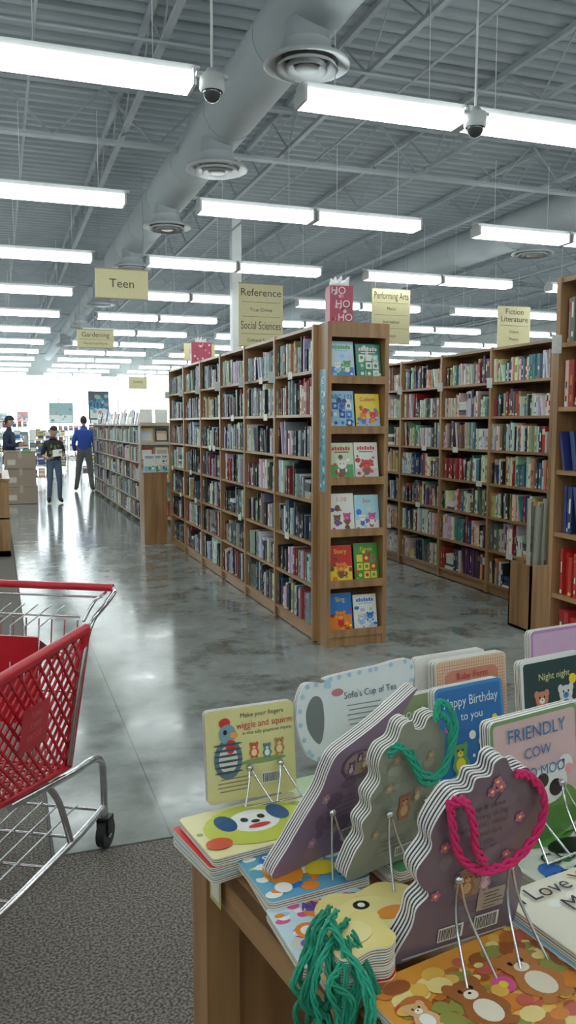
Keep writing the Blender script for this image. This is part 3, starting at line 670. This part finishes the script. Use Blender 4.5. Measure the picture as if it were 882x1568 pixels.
for s in(-1,1):
    c.tube(smo([(s*.29,-.17,1.0),(s*.305,-.165,.985),(s*.29,-.12,.95),(s*.275,-.02,.89),(s*.26,.05,.70),(s*.235,.09,.44)]),.010,n=8,mat=0)
    c.tube(smo([(s*.28,-.15,.985),(s*.28,-.05,.975),(s*.27,.02,.92)]),.006,n=6,mat=0)
    c.tube([(s*.27,-.14,.97),(s*.0,-.14,.97)],.004,n=6,mat=0)
    c.tube(smo([(s*.20,.42,.44),(s*.22,.05,.385),(s*.235,-.10,.375),(s*.24,-.165,.34),(s*.24,-.18,.26),(s*.24,-.18,.15)]),.013,n=8,mat=0)
    c.tube(smo([(s*.24,-.18,.16),(s*.23,.1,.15),(s*.19,.70,.15),(s*.12,.80,.15)]),.013,n=8,mat=0)
    c.tube(smo([(s*.20,.20,.42),(s*.21,.13,.33),(s*.225,.10,.22),(s*.228,.08,.155)]),.012,n=8,mat=0)
    for y,x in((-.18,.24),(.66,.17)):
        c.tube([(s*x,y,.15),(s*x,y,.11)],.014,n=8,mat=0)
        for q in(-.022,.022): c.box(s*x+q-.002,s*x+q+.002,y-.03,y+.02,.055,.12,mat=2)
        c.box(s*x-.024,s*x+.024,y-.03,y+.02,.112,.122,mat=2)
        c.tube([(s*x-.016,y-.005,.056),(s*x+.016,y-.005,.056)],.055,n=22,mat=2); c.tube([(s*x-.02,y-.005,.056),(s*x+.02,y-.005,.056)],.018,n=12,mat=0)
for y in(-.16,.05,.25,.45,.65): c.tube([(-.23+.05*max(y,0),y,.155),(.23-.05*max(y,0),y,.155)],.006,n=6,mat=0)
for x in(-.14,-.07,0,.07,.14): c.tube([(x,-.16,.165),(x*.8,.75,.165)],.004,n=5,mat=0)
c.build('shopping_cart',[CHROME,REDP,BLACK,PINKP],T(.03,2.98,.009,150))
# ------------------------------------------------------------------ foreground display table
TA=10.0
TM=T(.335,1.53,.009,TA)
t=MB(); L=1.35; W=1.10; H=.79
t.box(0,L,-W,0,H-.03,H,mat=0)
t.box(.0,.07,-.07,0,0,H-.03,mat=0); t.box(.0,.07,-W,-W+.07,0,H-.03,mat=0); t.box(L-.07,L,-.07,0,0,H-.03); t.box(L-.07,L,-W,-W+.07,0,H-.03)
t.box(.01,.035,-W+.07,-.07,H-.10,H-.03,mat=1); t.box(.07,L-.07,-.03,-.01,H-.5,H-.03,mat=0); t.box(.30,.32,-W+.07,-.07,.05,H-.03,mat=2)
t.box(.01,L-.01,-W+.01,-.01,.10,.13,mat=1); t.box(.0,.02,-W,0,H-.03,H+.002,mat=1)
t.build('wooden_display_table',[WOOD,WOODH,DWOOD],TM)
k=MB(); k.M=T(.335,1.53,.005,TA)@T(-.001,-.09,0,-90); k.rect(.0,.70,.05,.765,0,(.75,.7,.45)); k.rect(.008,.71,.042,.75,-.0005,(.9,.88,.8)); k.M=None; k.build('price_label',PAPER)
def stand(b,w,h,kn=(.32,.72),zk=.42,d=.075,back=.0):
    for fx in kn:
        x=w*fx; z=h*zk
        b.sph((x,-.012,z),.0075,mat=1,nu=12,nv=8)
        b.tube(smo([(x-.026,-d,-h*.0+.003),(x-.01,-.03,z*.6),(x,-.014,z),(x+.012,-.03,z*.6),(x+.03,-d,.003)],5),.0022,n=6,mat=1)
    b.tube([(w*kn[0]-.026,-d,.003),(w*kn[1]+.03,-d,.003)],.0022,n=6,mat=1)
def board(b,pts,th,n,cf,page=(.90,.89,.86),gap=(.18,.16,.17),cb=None):
    cx=sum(p[0] for p in pts)/len(pts); cz=sum(p[1] for p in pts)/len(pts); d=th/n
    sc=lambda s:[(cx+(p[0]-cx)*s,cz+(p[1]-cz)*s) for p in pts]
    for i in range(n):
        b.extr(sc(1.0-.008*(i%2)),i*d,i*d+d*.52,page,page,page)
        if i<n-1: b.extr(sc(.990),i*d+d*.52,(i+1)*d,gap,gap,gap)
    b.poly(pts,-.0004,cf)
def lines(b,x0,x1,z,n,dz,col,rng,y=-.0012,t=.0022):
    for i in range(n): b.rect(x0+rng.uniform(0,.01),z-i*dz,x1-rng.uniform(0,.02),z-i*dz+t,y,col)
def barcode(b,x,z,w,h,y=-.001):
    b.rect(x,z,x+w,z+h,y,(.93,.93,.9)); q=x+.002; rg=random.Random(2)
    while q<x+w-.003: ww_=rg.uniform(.0006,.002); b.rect(q,z+.002,q+ww_,z+h-.002,y-.0004,(.1,.1,.1)); q+=ww_+rg.uniform(.0006,.0016)
rg=random.Random(77)
def flower(b,x,z,r,y,c,cc=(.95,.85,.4)):
    for i in range(5): b.ell(x+r*.8*math.cos(i*1.257),z+r*.8*math.sin(i*1.257),r*.5,r*.5,y-.00002*i,c,8)
    b.ell(x,z,r*.4,r*.4,y-.0002,cc,8)
def creature(b,x,z,s,y,fur,belly):
    for e in(-1,1): b.ell(x+e*s*.55,z+s*1.35,s*.28,s*.33,y,fur,12)
    b.ell(x,z,s*.8,s*.9,y-.0001,fur); b.ell(x,z+s*.95,s*.72,s*.62,y-.0002,fur); b.ell(x,z-.1*s,s*.5,s*.6,y-.0003,belly)
    b.ell(x,z+s*.8,s*.3,s*.24,y-.0004,belly,12)
    for e in(-1,1): b.ell(x+e*s*.26,z+s*1.1,s*.09,s*.11,y-.0005,(.06,.05,.05),8); b.ell(x+e*s*.7,z-.1*s,s*.2,s*.34,y-.0004,fur,10); b.ell(x+e*s*.4,z-s*.85,s*.3,s*.2,y-.0005,fur,10)
    b.ell(x,z+s*.88,s*.08,s*.06,y-.0006,(.06,.05,.05),8)
# B1
b=MB(); w,h=.19,.185
board(b,rrect(w,h,.01),.02,6,(.84,.81,.56))
b.text('Make your fingers',.013,.12,.168,-.0015,(.15,.15,.15),wmax=.11); b.text('wiggle and squirm',.020,.125,.148,-.0015,(.75,.1,.15),wmax=.12); b.text('in this silly playtime rhyme',.010,.13,.132,-.0015,(.2,.2,.2),wmax=.11)
b.ell(.045,.085,.030,.040,-.0012,(.35,.45,.5)); b.ell(.045,.085,.02,.028,-.0016,(.85,.85,.8)); b.ell(.045,.135,.018,.02,-.002,(.45,.6,.65)); b.ell(.040,.158,.012,.010,-.0018,(.8,.15,.15)); b.ell(.058,.132,.008,.006,-.0026,(.95,.6,.2)); b.ell(.040,.14,.004,.005,-.003,(.05,.05,.05)); b.ell(.05,.11,.010,.014,-.0028,(.8,.15,.15))
for i in range(6): b.ell(.045,.06+.011*i,.03,.0025,-.003,(.2,.28,.33))
creature(b,.10,.092,.012,-.0015,(.8,.35,.2),(.95,.8,.6)); creature(b,.128,.088,.011,-.0017,(.3,.5,.5),Wt); creature(b,.155,.092,.013,-.0018,(.7,.5,.3),(.9,.8,.6)); b.ell(.12,.073,.05,.006,-.0011,(.5,.6,.35))
barcode(b,.115,.025,.04,.022); lines(b,.02,.10,.045,4,.008,(.5,.48,.35),rg)
stand(b,w,h,(.45,.8),.35,.05)
b.build('rooster_board_book',[GLOSS,CHROME],T(.365,1.51,.852,4,6))
# B2
b=MB(); w,h=.20,.235
out=smooth([(.0+.035,.0),(.10,-.0),(.165,.0),(.195,.07),(.205,.16),(.21,.235),(.12,.232),(.05,.228),(-.005,.222),(-.003,.21),(-.055,.215),(-.078,.15),(-.06,.075),(-.02,.05),(.015,.05)],5)
board(b,out,.022,6,(.84,.87,.87),(.93,.93,.92))
b.extr(smooth([(-.028,.09),(-.052,.12),(-.055,.16),(-.038,.188),(-.018,.18),(-.015,.13)],5),-.0012,-.0006,(.42,.45,.45),(.3,.33,.33))
for i in range(40):
    q=out[int(i*len(out)/40)]; b.ell(.07+(q[0]-.07)*.95,.13+(q[1]-.13)*.95,.0055,.0055,-.0008-.00002*i,(.62,.76,.84),8)
b.text("Sofia's Cup of Tea",.020,.10,.182,-.002,(.3,.3,.4),wmax=.13,rot=.03); lines(b,.04,.17,.158,5,.010,(.5,.52,.55),rg)
b.ell(.02,.19,.014,.008,-.0015,(.75,.45,.5)); b.ell(.10,.085,.05,.030,-.0012,(.78,.84,.72)); creature(b,.08,.08,.014,-.0016,(.7,.5,.65),Wt); creature(b,.12,.08,.014,-.0016,(.55,.7,.8),Wt); b.ell(.10,.05,.06,.012,-.0028,(.8,.62,.7))
for x,z in((.06,.055),(.14,.055),(.16,.09),(.045,.1)): flower(b,x,z,.007,-.003,(.85,.5,.6))
b.build('teacup_shaped_book',[GLOSS,CHROME],T(.635,1.515,.852,6,8))
# B3
b=MB(); out=smooth([(.0,.0),(.10,.0),(.22,.0),(.235,.10),(.25,.20),(.285,.262),(.30,.285),(.255,.262),(.20,.235),(.15,.215),(.115,.20),(.10,.175),(.088,.14),(.06,.10),(.03,.055)],5)
board(b,out,.030,6,(.50,.41,.50),(.90,.88,.86),(.22,.15,.2))
for i in range(26):
    x=rg.uniform(.06,.24); z=rg.uniform(.02,.19)
    if z<x*.9: b.ell(x,z,rg.uniform(.008,.022),rg.uniform(.008,.018),-.0010-.00004*i,rg.choice([(.55,.42,.52),(.46,.38,.48),(.62,.52,.58),(.42,.33,.42)]),14)
b.ell(.17,.17,.04,.026,-.0022,(.40,.30,.42)); b.ell(.17,.17,.035,.022,-.0024,(.60,.52,.46)); creature(b,.185,.165,.012,-.0026,(.6,.42,.3),(.8,.7,.6)); creature(b,.152,.162,.010,-.0026,(.45,.32,.55),(.8,.7,.7)); creature(b,.17,.18,.007,-.0036,(.3,.25,.4),(.8,.7,.7))
for x,z in((.1,.12),(.2,.1),(.13,.05),(.21,.06),(.22,.2),(.08,.04)): flower(b,x,z,.008,-.0024,(.68,.5,.62),(.8,.7,.5))
lines(b,.10,.19,.11,4,.01,(.36,.28,.36),rg,-.0028,.0015); barcode(b,.15,.02,.04,.022,-.0026)
stand(b,.26,.23,(.42,.72),.42,.06)
b.build('purple_die_cut_book',[GLOSS,CHROME],T(.410,1.245,.838,20,-10))
# B4
b=MB(); out=smooth([(.0,.0),(.08,.0),(.17,.0),(.19,.05),(.18,.11),(.195,.17),(.19,.22),(.175,.235),(.17,.262),(.145,.262),(.135,.245),(.115,.248),(.105,.265),(.085,.26),(.075,.235),(.05,.225),(.04,.20),(.048,.17),(.03,.145),(.035,.12),(.018,.10),(.025,.07),(.008,.045)],5)
board(b,out,.034,6,(.52,.53,.47),(.90,.89,.85),(.2,.2,.18))
for i in range(22): b.ell(rg.uniform(.05,.16),rg.uniform(.03,.22),rg.uniform(.006,.018),rg.uniform(.006,.014),-.001-.00004*i,rg.choice([(.47,.49,.42),(.56,.57,.5),(.48,.5,.46),(.58,.57,.48)]),12)
for q in range(5): b.rect(.05,.03+.042*q,.17,.0308+.042*q,-.0021,(.42,.44,.38))
creature(b,.11,.10,.017,-.0024,(.62,.38,.28),(.75,.6,.45)); creature(b,.138,.118,.010,-.0026,(.65,.55,.4),(.8,.75,.6)); lines(b,.06,.13,.05,3,.009,(.35,.36,.3),rg,-.003,.0015)
for x,z in((.07,.15),(.15,.08),(.08,.2),(.16,.19),(.05,.07)): flower(b,x,z,.007,-.0024,(.66,.55,.45),(.75,.7,.5))
barcode(b,.10,.012,.04,.018,-.0026)
stand(b,.19,.26,(.35,.8),.42,.07)
b.build('olive_die_cut_book',[GLOSS,CHROME],T(.522,1.185,.846,16,-8))
g=MB(); G1=(.12,.58,.46)
def rope(b,pts,col,r=.0032,off=.004,n=7):
    P=smo(pts,8)
    for s in(0,1,2):
        b.tube([(p[0]+off*math.cos(i*.55+s*2.1),p[1]+off*math.sin(i*.55+s*2.1)*.6-.001,p[2]+off*math.sin(i*.55+s*2.1)) for i,p in enumerate(P)],r,col,n)
rope(g,[(.052,-.008,.222),(.07,-.012,.235),(.10,-.016,.20),(.125,-.018,.16),(.155,-.02,.155),(.185,-.018,.19),(.20,-.012,.235),(.19,-.004,.27),(.165,.0,.285),(.15,-.01,.262)],G1)
rope(g,[(.10,-.01,.215),(.13,-.018,.17),(.175,-.02,.165),(.192,-.012,.215),(.18,-.008,.255),(.16,-.006,.268)],G1)
g.build('green_yarn_handle',ROPE,T(.522,1.185,.846,16,-8))
# B5
w,h=.222,.305
BM=T(.510,.990,.830,6,-10)
fr=[(0.0,0),(.3,.0),(.65,.0),(.95,.0),(.98,.28),(.90,.40),(.95,.48),(1.03,.56),(1.03,.76),(.93,.84),(.86,.92),(.74,.92),(.66,1.0),(.58,.985),(.56,.92),(.45,.92),(.42,.86),(.30,.86),(.20,.77),(.15,.68),(.17,.60),(.08,.50),(.12,.41),(.20,.34),(.12,.28),(.10,.18)]
out=smooth([(p[0]*w,p[1]*h) for p in fr],5)
b=MB(); board(b,out,.038,6,(.42,.36,.41),(.88,.86,.85),(.12,.1,.12))
for i in range(30):
    x,z=rg.uniform(.06,.19),rg.uniform(.02,.25); b.ell(x,z,rg.uniform(.006,.02),rg.uniform(.006,.014),-.001-.00003*i,rg.choice([(.44,.38,.43),(.40,.34,.39),(.46,.40,.44)]),12)
for x,z in((.13,.255),(.145,.26),(.137,.27),(.06,.18),(.175,.14),(.055,.10),(.19,.2)): flower(b,x,z,.007,-.0026,(.74,.38,.5))
for i in range(5):
    b.text(('keep it close','to bring along','when you travel','everywhere','with you')[i],.013,.125+.004*(i%2),.232-.015*i,-.0026,(.28,.22,.27),wmax=.09,rot=.08)
b.ell(.12,.110,.034,.028,-.0022,(.62,.50,.45)); creature(b,.11,.10,.016,-.0026,(.62,.42,.30),(.8,.65,.5)); creature(b,.143,.098,.012,-.0028,(.75,.55,.6),(.85,.75,.75)); creature(b,.128,.122,.009,-.0036,(.4,.3,.3),(.7,.6,.55))
b.rect(.135,.050,.185,.085,-.0024,(.68,.62,.56)); lines(b,.138,.185,.078,5,.006,(.3,.25,.25),rg,-.003,.0012); barcode(b,.07,.014,.045,.024,-.0024); barcode(b,.135,.015,.045,.026,-.0024)
b.rect(.01,.003,.20,.006,-.003,(.75,.72,.7))
stand(b,w,h,(.38,.80),.42,.10)
b.build('mauve_die_cut_book',[GLOSS,CHROME],BM)
g=MB(); PKc=(.80,.12,.38)
rope(g,[(.055,-.004,.255),(.06,-.012,.22),(.072,-.016,.18),(.10,-.018,.15),(.135,-.02,.138),(.175,-.02,.145),(.21,-.016,.17),(.225,-.012,.21),(.215,-.008,.245),(.19,-.004,.27),(.17,-.002,.275)],PKc,.0034,.0042)
rope(g,[(.055,-.004,.255),(.075,-.012,.258),(.09,-.02,.22),(.098,-.02,.185),(.12,-.02,.155)],PKc,.0034,.0042)
g.build('pink_cord_handle',ROPE,BM)
def cover(name,w,h,th,base,M,title,tcol,deco,n=5,page=(.92,.91,.88),border=None,tz=.82,ts=.03,st=False,crit=()):
    b=MB(); board(b,rrect(w,h,.012),th,n,base,page)
    if border: b.poly(rrect(w,h,.012),-.0006,border); b.poly(rrect(w-.014,h-.014,.008,.007,.007),-.0009,base)
    for i,d in enumerate(deco): b.ell(d[0]*w,d[1]*h,d[2]*w,d[3]*w,-.0012-.0002*i,d[4],20)
    yy=-.0012-.0002*len(deco)-.0003
    for cr in crit: creature(b,cr[0]*w,cr[1]*h,cr[2]*w,yy,cr[3],cr[4])
    for i,tt in enumerate(title): b.text(tt,ts*(1 if i==0 else .8),w*.5,h*(tz)-i*ts*1.1,yy-.001,tcol,wmax=w*.8)
    if st: stand(b,w,h)
    return b.build(name,[GLOSS,CHROME],M)
Sg=(.35,.6,.35)
cover('blue_birthday_board_book',.18,.21,.022,(.12,.40,.66),T(.805,1.372,.866,10,8),['Happy Birthday','to you'],(.85,.92,.95),[(.5,.1,.4,.08,LB),(.15,.6,.04,.04,Pk),(.85,.62,.04,.04,Yl),(.5,.5,.05,.05,Wt),(.1,.3,.03,.03,Yl),(.9,.35,.03,.03,Pk),(.5,.3,.02,.02,Wt)],border=(.2,.5,.75),tz=.84,ts=.028,crit=[(.3,.25,.14,Sg,Yl),(.7,.25,.15,Yl,Wt)])
cover('farm_animal_board_book',.225,.235,.028,(.80,.68,.68),T(.795,1.165,.846,12,6),['FRIENDLY','COW','MOO MOO'],(.15,.42,.62),[(.5,.20,.49,.26,(.36,.55,.24)),(.5,.12,.48,.13,(.28,.48,.18)),(.62,.42,.22,.16,(.88,.88,.86)),(.55,.46,.07,.06,(.15,.15,.15)),(.7,.38,.08,.07,(.15,.15,.15)),(.82,.54,.09,.08,(.88,.88,.86)),(.86,.50,.05,.04,(.88,.6,.6)),(.80,.57,.015,.015,(.05,.05,.05)),(.12,.62,.05,.05,Wt),(.15,.12,.08,.05,Yl)],border=(.45,.58,.38),tz=.86,ts=.034,st=True,crit=[(.25,.30,.11,(.6,.25,.38),(.85,.6,.6))])
cover('white_picture_book',.20,.235,.02,(.90,.88,.86),T(.865,1.585,.842,8,3),[],Bl,[(.2,.5,.12,.2,(.85,.6,.6)),(.5,.3,.3,.2,LB)])
b=MB(); w,h=.205,.235; board(b,rrect(w,h,.012),.03,6,(.86,.76,.64))
for i in range(28):
    b.rect(.004+i*.007,.004,.0058+i*.007,h-.004,-.0007,(.78,.55,.42))
for i in range(32): b.rect(.004,.004+i*.007,w-.004,.0058+i*.007,-.0009,(.80,.56,.44))
b.poly(rrect(w-.05,h-.05,.02,.025,.025),-.0013,(.78,.50,.42))
creature(b,.075,.13,.02,-.0016,(.85,.7,.55),Wt); creature(b,.13,.13,.02,-.0022,(.5,.32,.25),(.8,.7,.6)); b.text('Baby Farm',.022,w/2,.195,-.003,(.75,.2,.25),wmax=.14)
b.build('gingham_board_book',[GLOSS],T(.895,1.538,.842,9,5))
cover('bedtime_board_book',.20,.235,.022,(.15,.24,.24),T(1.075,1.475,.842,10,6),['Night night'],(.85,.85,.6),[(.3,.3,.2,.12,Sg),(.8,.75,.06,.06,Yl)],border=(.9,.92,.9),ts=.022,crit=[(.3,.5,.14,(.8,.5,.4),Wt),(.68,.5,.15,(.85,.85,.85),(.3,.5,.7))])
cover('pink_picture_book',.22,.265,.022,(.80,.66,.78),T(1.185,1.60,.842,8,4),[],Pk,[(.3,.6,.2,.2,(.9,.8,.88)),(.6,.3,.2,.2,Pu)],border=(.7,.5,.72))
cover('olive_picture_book',.19,.20,.02,(.55,.62,.45),T(.72,1.44,.842,12,4),['Goodnight'],Wt,[(.4,.4,.25,.2,LB),(.6,.3,.12,.12,Rd)])
cover('blue_picture_book',.2,.20,.02,LB,T(1.05,1.30,.842,10,6),['Splash'],(.1,.2,.5),[(.4,.4,.25,.2,Wt),(.6,.3,.12,.12,Or)],st=True)
cover('purple_picture_book',.2,.22,.02,Pu,T(1.15,1.05,.862,10,6),['Moon'],Yl,[(.4,.4,.25,.2,Yl),(.6,.3,.12,.12,Wt)],st=True)
# flat stacks
def flat(name,cx,cy,z0,w,h,yaw,n,th,base,deco,title=None,tcol=(.1,.1,.1),seed=0,ts=.03,tz=.75,border=None,out=None,crit=(),busy=0,bp=(),jit=.006):
    b=MB(); rng=random.Random(seed)
    for i in range(n):
        top=(i==n-1); b.M=T(rng.uniform(-jit,jit),rng.uniform(-jit,jit),i*th+th,rng.uniform(-3,3))@Matrix.Rotation(-pi/2,4,'X')@Matrix.Translation((-w/2,0,-h/2))
        pts=out if out else rrect(w,h,.01)
        c=base if top else rng.choice([Wt,Yl,LB,Rd,(.8,.75,.5)])
        board(b,pts,th*.98,4,c,(.93,.91,.85),(.45,.4,.35))
        if not top: continue
        if border: b.poly(rrect(w-.016,h-.016,.006,.008,.008),-.0006,border)
        for j in range(busy):
            r=rng.uniform(.006,.024); b.ell(rng.uniform(r,w-r),rng.uniform(r,h-r),r,r*rng.uniform(.5,1),-.0006-.00001*j,rng.choice(bp),12)
        for j,d in enumerate(deco): b.ell(d[0]*w,d[1]*h,d[2]*w,d[3]*w,-.0018-.00018*j,d[4],20)
        yy=-.0020-.00018*len(deco)
        for cr in crit: creature(b,cr[0]*w,cr[1]*h,cr[2]*w,yy,cr[3],cr[4])
        if title:
            for q,tt in enumerate(title): b.text(tt,ts,w*.5,h*tz-q*ts*1.05,yy-.001,tcol,wmax=w*.85)
    b.M=None
    return b.build(name,[GLOSS],T(cx,cy,z0,yaw))
K=(.06,.06,.06)
puppy=[(.5,.5,.42,.30,(.75,.78,.3)),(.5,.55,.20,.17,(.93,.93,.92)),(.28,.62,.08,.13,(.12,.3,.5)),(.72,.62,.08,.13,(.12,.3,.5)),(.43,.60,.03,.035,K),(.57,.60,.03,.035,K),(.5,.52,.035,.025,K),(.5,.42,.09,.03,(.8,.15,.2)),(.12,.25,.1,.08,(.8,.3,.2)),(.88,.25,.1,.08,(.2,.45,.6))]
flat('puppy_book_stack',.432,1.425,.800,.25,.17,12,3,.016,(.90,.86,.62),puppy,None,seed=1,busy=16,bp=[(.8,.3,.2),(.2,.5,.5),(.9,.85,.6),(.5,.65,.3)])
flat('storybook_stack',.475,1.275,.800,.19,.15,4,2,.016,(.35,.62,.75),[(.3,.5,.18,.22,(.9,.55,.15)),(.65,.4,.15,.12,Yl),(.2,.2,.08,.08,Wt),(.8,.8,.08,.06,Rd)],['STORIES','FROM US'],(.85,.9,.95),2,.03,.8,busy=40,bp=[Wt,Or,Yl,Bl,(.3,.6,.7)])
flat('toy_train_book_stack',.472,1.12,.800,.17,.16,3,1,.018,(.75,.85,.88),[(.25,.5,.12,.12,Or),(.25,.5,.07,.07,Wt),(.6,.35,.12,.08,Bl),(.6,.7,.10,.09,Pu),(.85,.5,.06,.06,Yl),(.3,.15,.08,.05,Rd)],['AND'],(.2,.2,.5),3,.03,.85,busy=50,bp=[Wt,Or,Pu,LB,Pk,(.8,.8,.75)])
dog=smooth([(.0,.02),(.03,.0),(.09,.01),(.14,.0),(.18,.03),(.175,.08),(.19,.12),(.15,.15),(.10,.14),(.06,.155),(.02,.13),(.01,.08)],4)
flat('duck_shaped_book_stack',.530,1.09,.8185,.20,.15,8,1,.026,(.88,.80,.50),[(.45,.5,.3,.25,(.90,.84,.56)),(.45,.7,.07,.06,K),(.45,.7,.03,.03,Wt),(.62,.45,.14,.08,(.88,.55,.2)),(.25,.4,.08,.05,(.9,.6,.6))],None,seed=4,out=dog)
flat('duck_shaped_book_stack',.455,1.005,.800,.10,.10,8,5,.016,(.88,.80,.50),[(.45,.5,.3,.25,(.90,.84,.56))],None,seed=14,out=[(p[0]*.55,p[1]*.62) for p in dog],jit=.003)
flat('puppy_storybook_stack',.635,.875,.800,.34,.24,8,2,.0145,(.88,.58,.20),[(.2,.4,.08,.06,(.85,.3,.2)),(.2,.4,.05,.04,(.9,.8,.7)),(.88,.3,.05,.04,Pk),(.1,.72,.06,.04,(.8,.2,.2)),(.52,.60,.05,.05,Pk),(.52,.60,.02,.02,Yl)],['Little Puppy'],(.98,.9,.3),5,.045,.12,busy=220,bp=[(.85,.5,.15),(.90,.70,.3),(.72,.40,.15),(.92,.82,.52),(.78,.35,.28),(.55,.55,.25),(.6,.3,.12)],crit=[(.36,.50,.11,(.62,.36,.17),(.93,.88,.78)),(.66,.52,.12,(.74,.45,.2),(.93,.88,.78)),(.88,.6,.09,(.55,.32,.2),(.93,.88,.78)),(.12,.6,.06,(.85,.65,.45),Wt)])
flat('lion_book_stack',.86,.95,.800,.24,.26,9,3,.018,(.90,.88,.80),[(.55,.32,.42,.34,(.90,.55,.18)),(.45,.38,.2,.18,(.85,.48,.15)),(.45,.36,.13,.12,(.95,.75,.4)),(.40,.40,.02,.025,K),(.50,.40,.02,.025,K),(.45,.33,.03,.02,(.4,.2,.1)),(.8,.3,.14,.12,(.92,.65,.25)),(.8,.28,.08,.07,(.95,.85,.6))],['I Love You,','Mom'],(.15,.15,.2),6,.045,.88,busy=30,bp=[(.95,.9,.75),(.9,.8,.6),(.92,.92,.88)])
flat('farm_book_stack',.93,1.17,.800,.23,.24,10,3,.013,(.88,.90,.84),[(.5,.75,.4,.2,(.35,.6,.25)),(.3,.7,.12,.1,Pk),(.6,.5,.2,.1,K),(.2,.3,.1,.1,Bl)],['COW','MOO MOO'],(.1,.1,.1),7,.05,.4,busy=20,bp=[Gn,Wt,Lg])
flat('picture_book_stack',.72,1.32,.800,.24,.2,10,2,.018,(.3,.55,.35),[(.5,.5,.3,.2,Yl),(.3,.3,.1,.1,Rd)],None,seed=8,busy=25,bp=[Gn,Wt,Yl,Rd])
flat('picture_book_stack',.95,1.42,.800,.3,.2,10,2,.018,(.85,.6,.3),[(.5,.5,.3,.2,Wt)],None,seed=9)
flat('picture_book_stack',1.22,1.38,.800,.26,.24,10,2,.018,(.3,.5,.75),[(.5,.5,.3,.2,Wt)],None,seed=10)
flat('picture_book_stack',1.22,1.05,.800,.3,.24,10,3,.018,(.7,.3,.5),[(.5,.5,.3,.2,Yl)],None,seed=11)
flat('picture_book_stack',.70,1.545,.800,.3,.14,9,2,.018,(.6,.7,.5),[],None,seed=12)
flat('picture_book_stack',.98,.68,.800,.3,.20,9,3,.018,(.4,.6,.8),[(.5,.5,.3,.2,Yl)],None,seed=13)
g=MB(); rg2=random.Random(12)
for i in range(11):
    x=.400+rg2.uniform(-.012,.022); y=.985+rg2.uniform(-.035,.03); zt=.87+rg2.uniform(0,.055); zl=.75+rg2.uniform(-.05,.06); dx=rg2.uniform(.01,.045); wv=rg2.uniform(-.018,.018)
    rope(g,[(x+.03,y+.03,zt),(x-.005,y,zt-.01),(x-.02+wv,y-.01,(zt+zl)/2+.02),(x-.012-wv,y-.012,(zt+zl)/2-.02),(x-.01+wv,y-.02,zl),(x+dx*.6,y-.05,zl-.012),(x+dx+wv,y-.055,(zt+zl)/2),(x+dx-wv,y-.03,zt-.02),(x+dx*.7,y+.0,zt)],(.09,.50,.38) if i%3 else (.12,.60,.47),.0022,.0030,6)
g.build('green_yarn_tangle',ROPE)
# ------------------------------------------------------------------ world & camera
w=bpy.data.worlds.new('world'); scene.world=w; w.use_nodes=True; nt=w.node_tree
bg=nt.nodes['Background']; sky=nt.nodes.new('ShaderNodeTexSky'); sky.sky_type='HOSEK_WILKIE'; sky.turbidity=7; sky.sun_direction=(.3,.5,.8)
mx=nt.nodes.new('ShaderNodeMixRGB'); mx.inputs[0].default_value=.8; mx.inputs[2].default_value=(.82,.94,1,1); nt.links.new(sky.outputs[0],mx.inputs[1]); nt.links.new(mx.outputs[0],bg.inputs[0]); bg.inputs[1].default_value=11
cd=bpy.data.cameras.new('camera'); cam=bpy.data.objects.new('camera',cd); scene.collection.objects.link(cam); scene.camera=cam
cam.location=(0,0,1.6); cam.rotation_euler=(math.radians(90-6.125),0,math.radians(-19.38))
cd.sensor_fit='VERTICAL'; cd.sensor_height=36; cd.lens=28.88; cd.clip_start=.02; cd.clip_end=300
scene.view_settings.view_transform='Standard'; scene.view_settings.exposure=.32; scene.view_settings.gamma=1.1
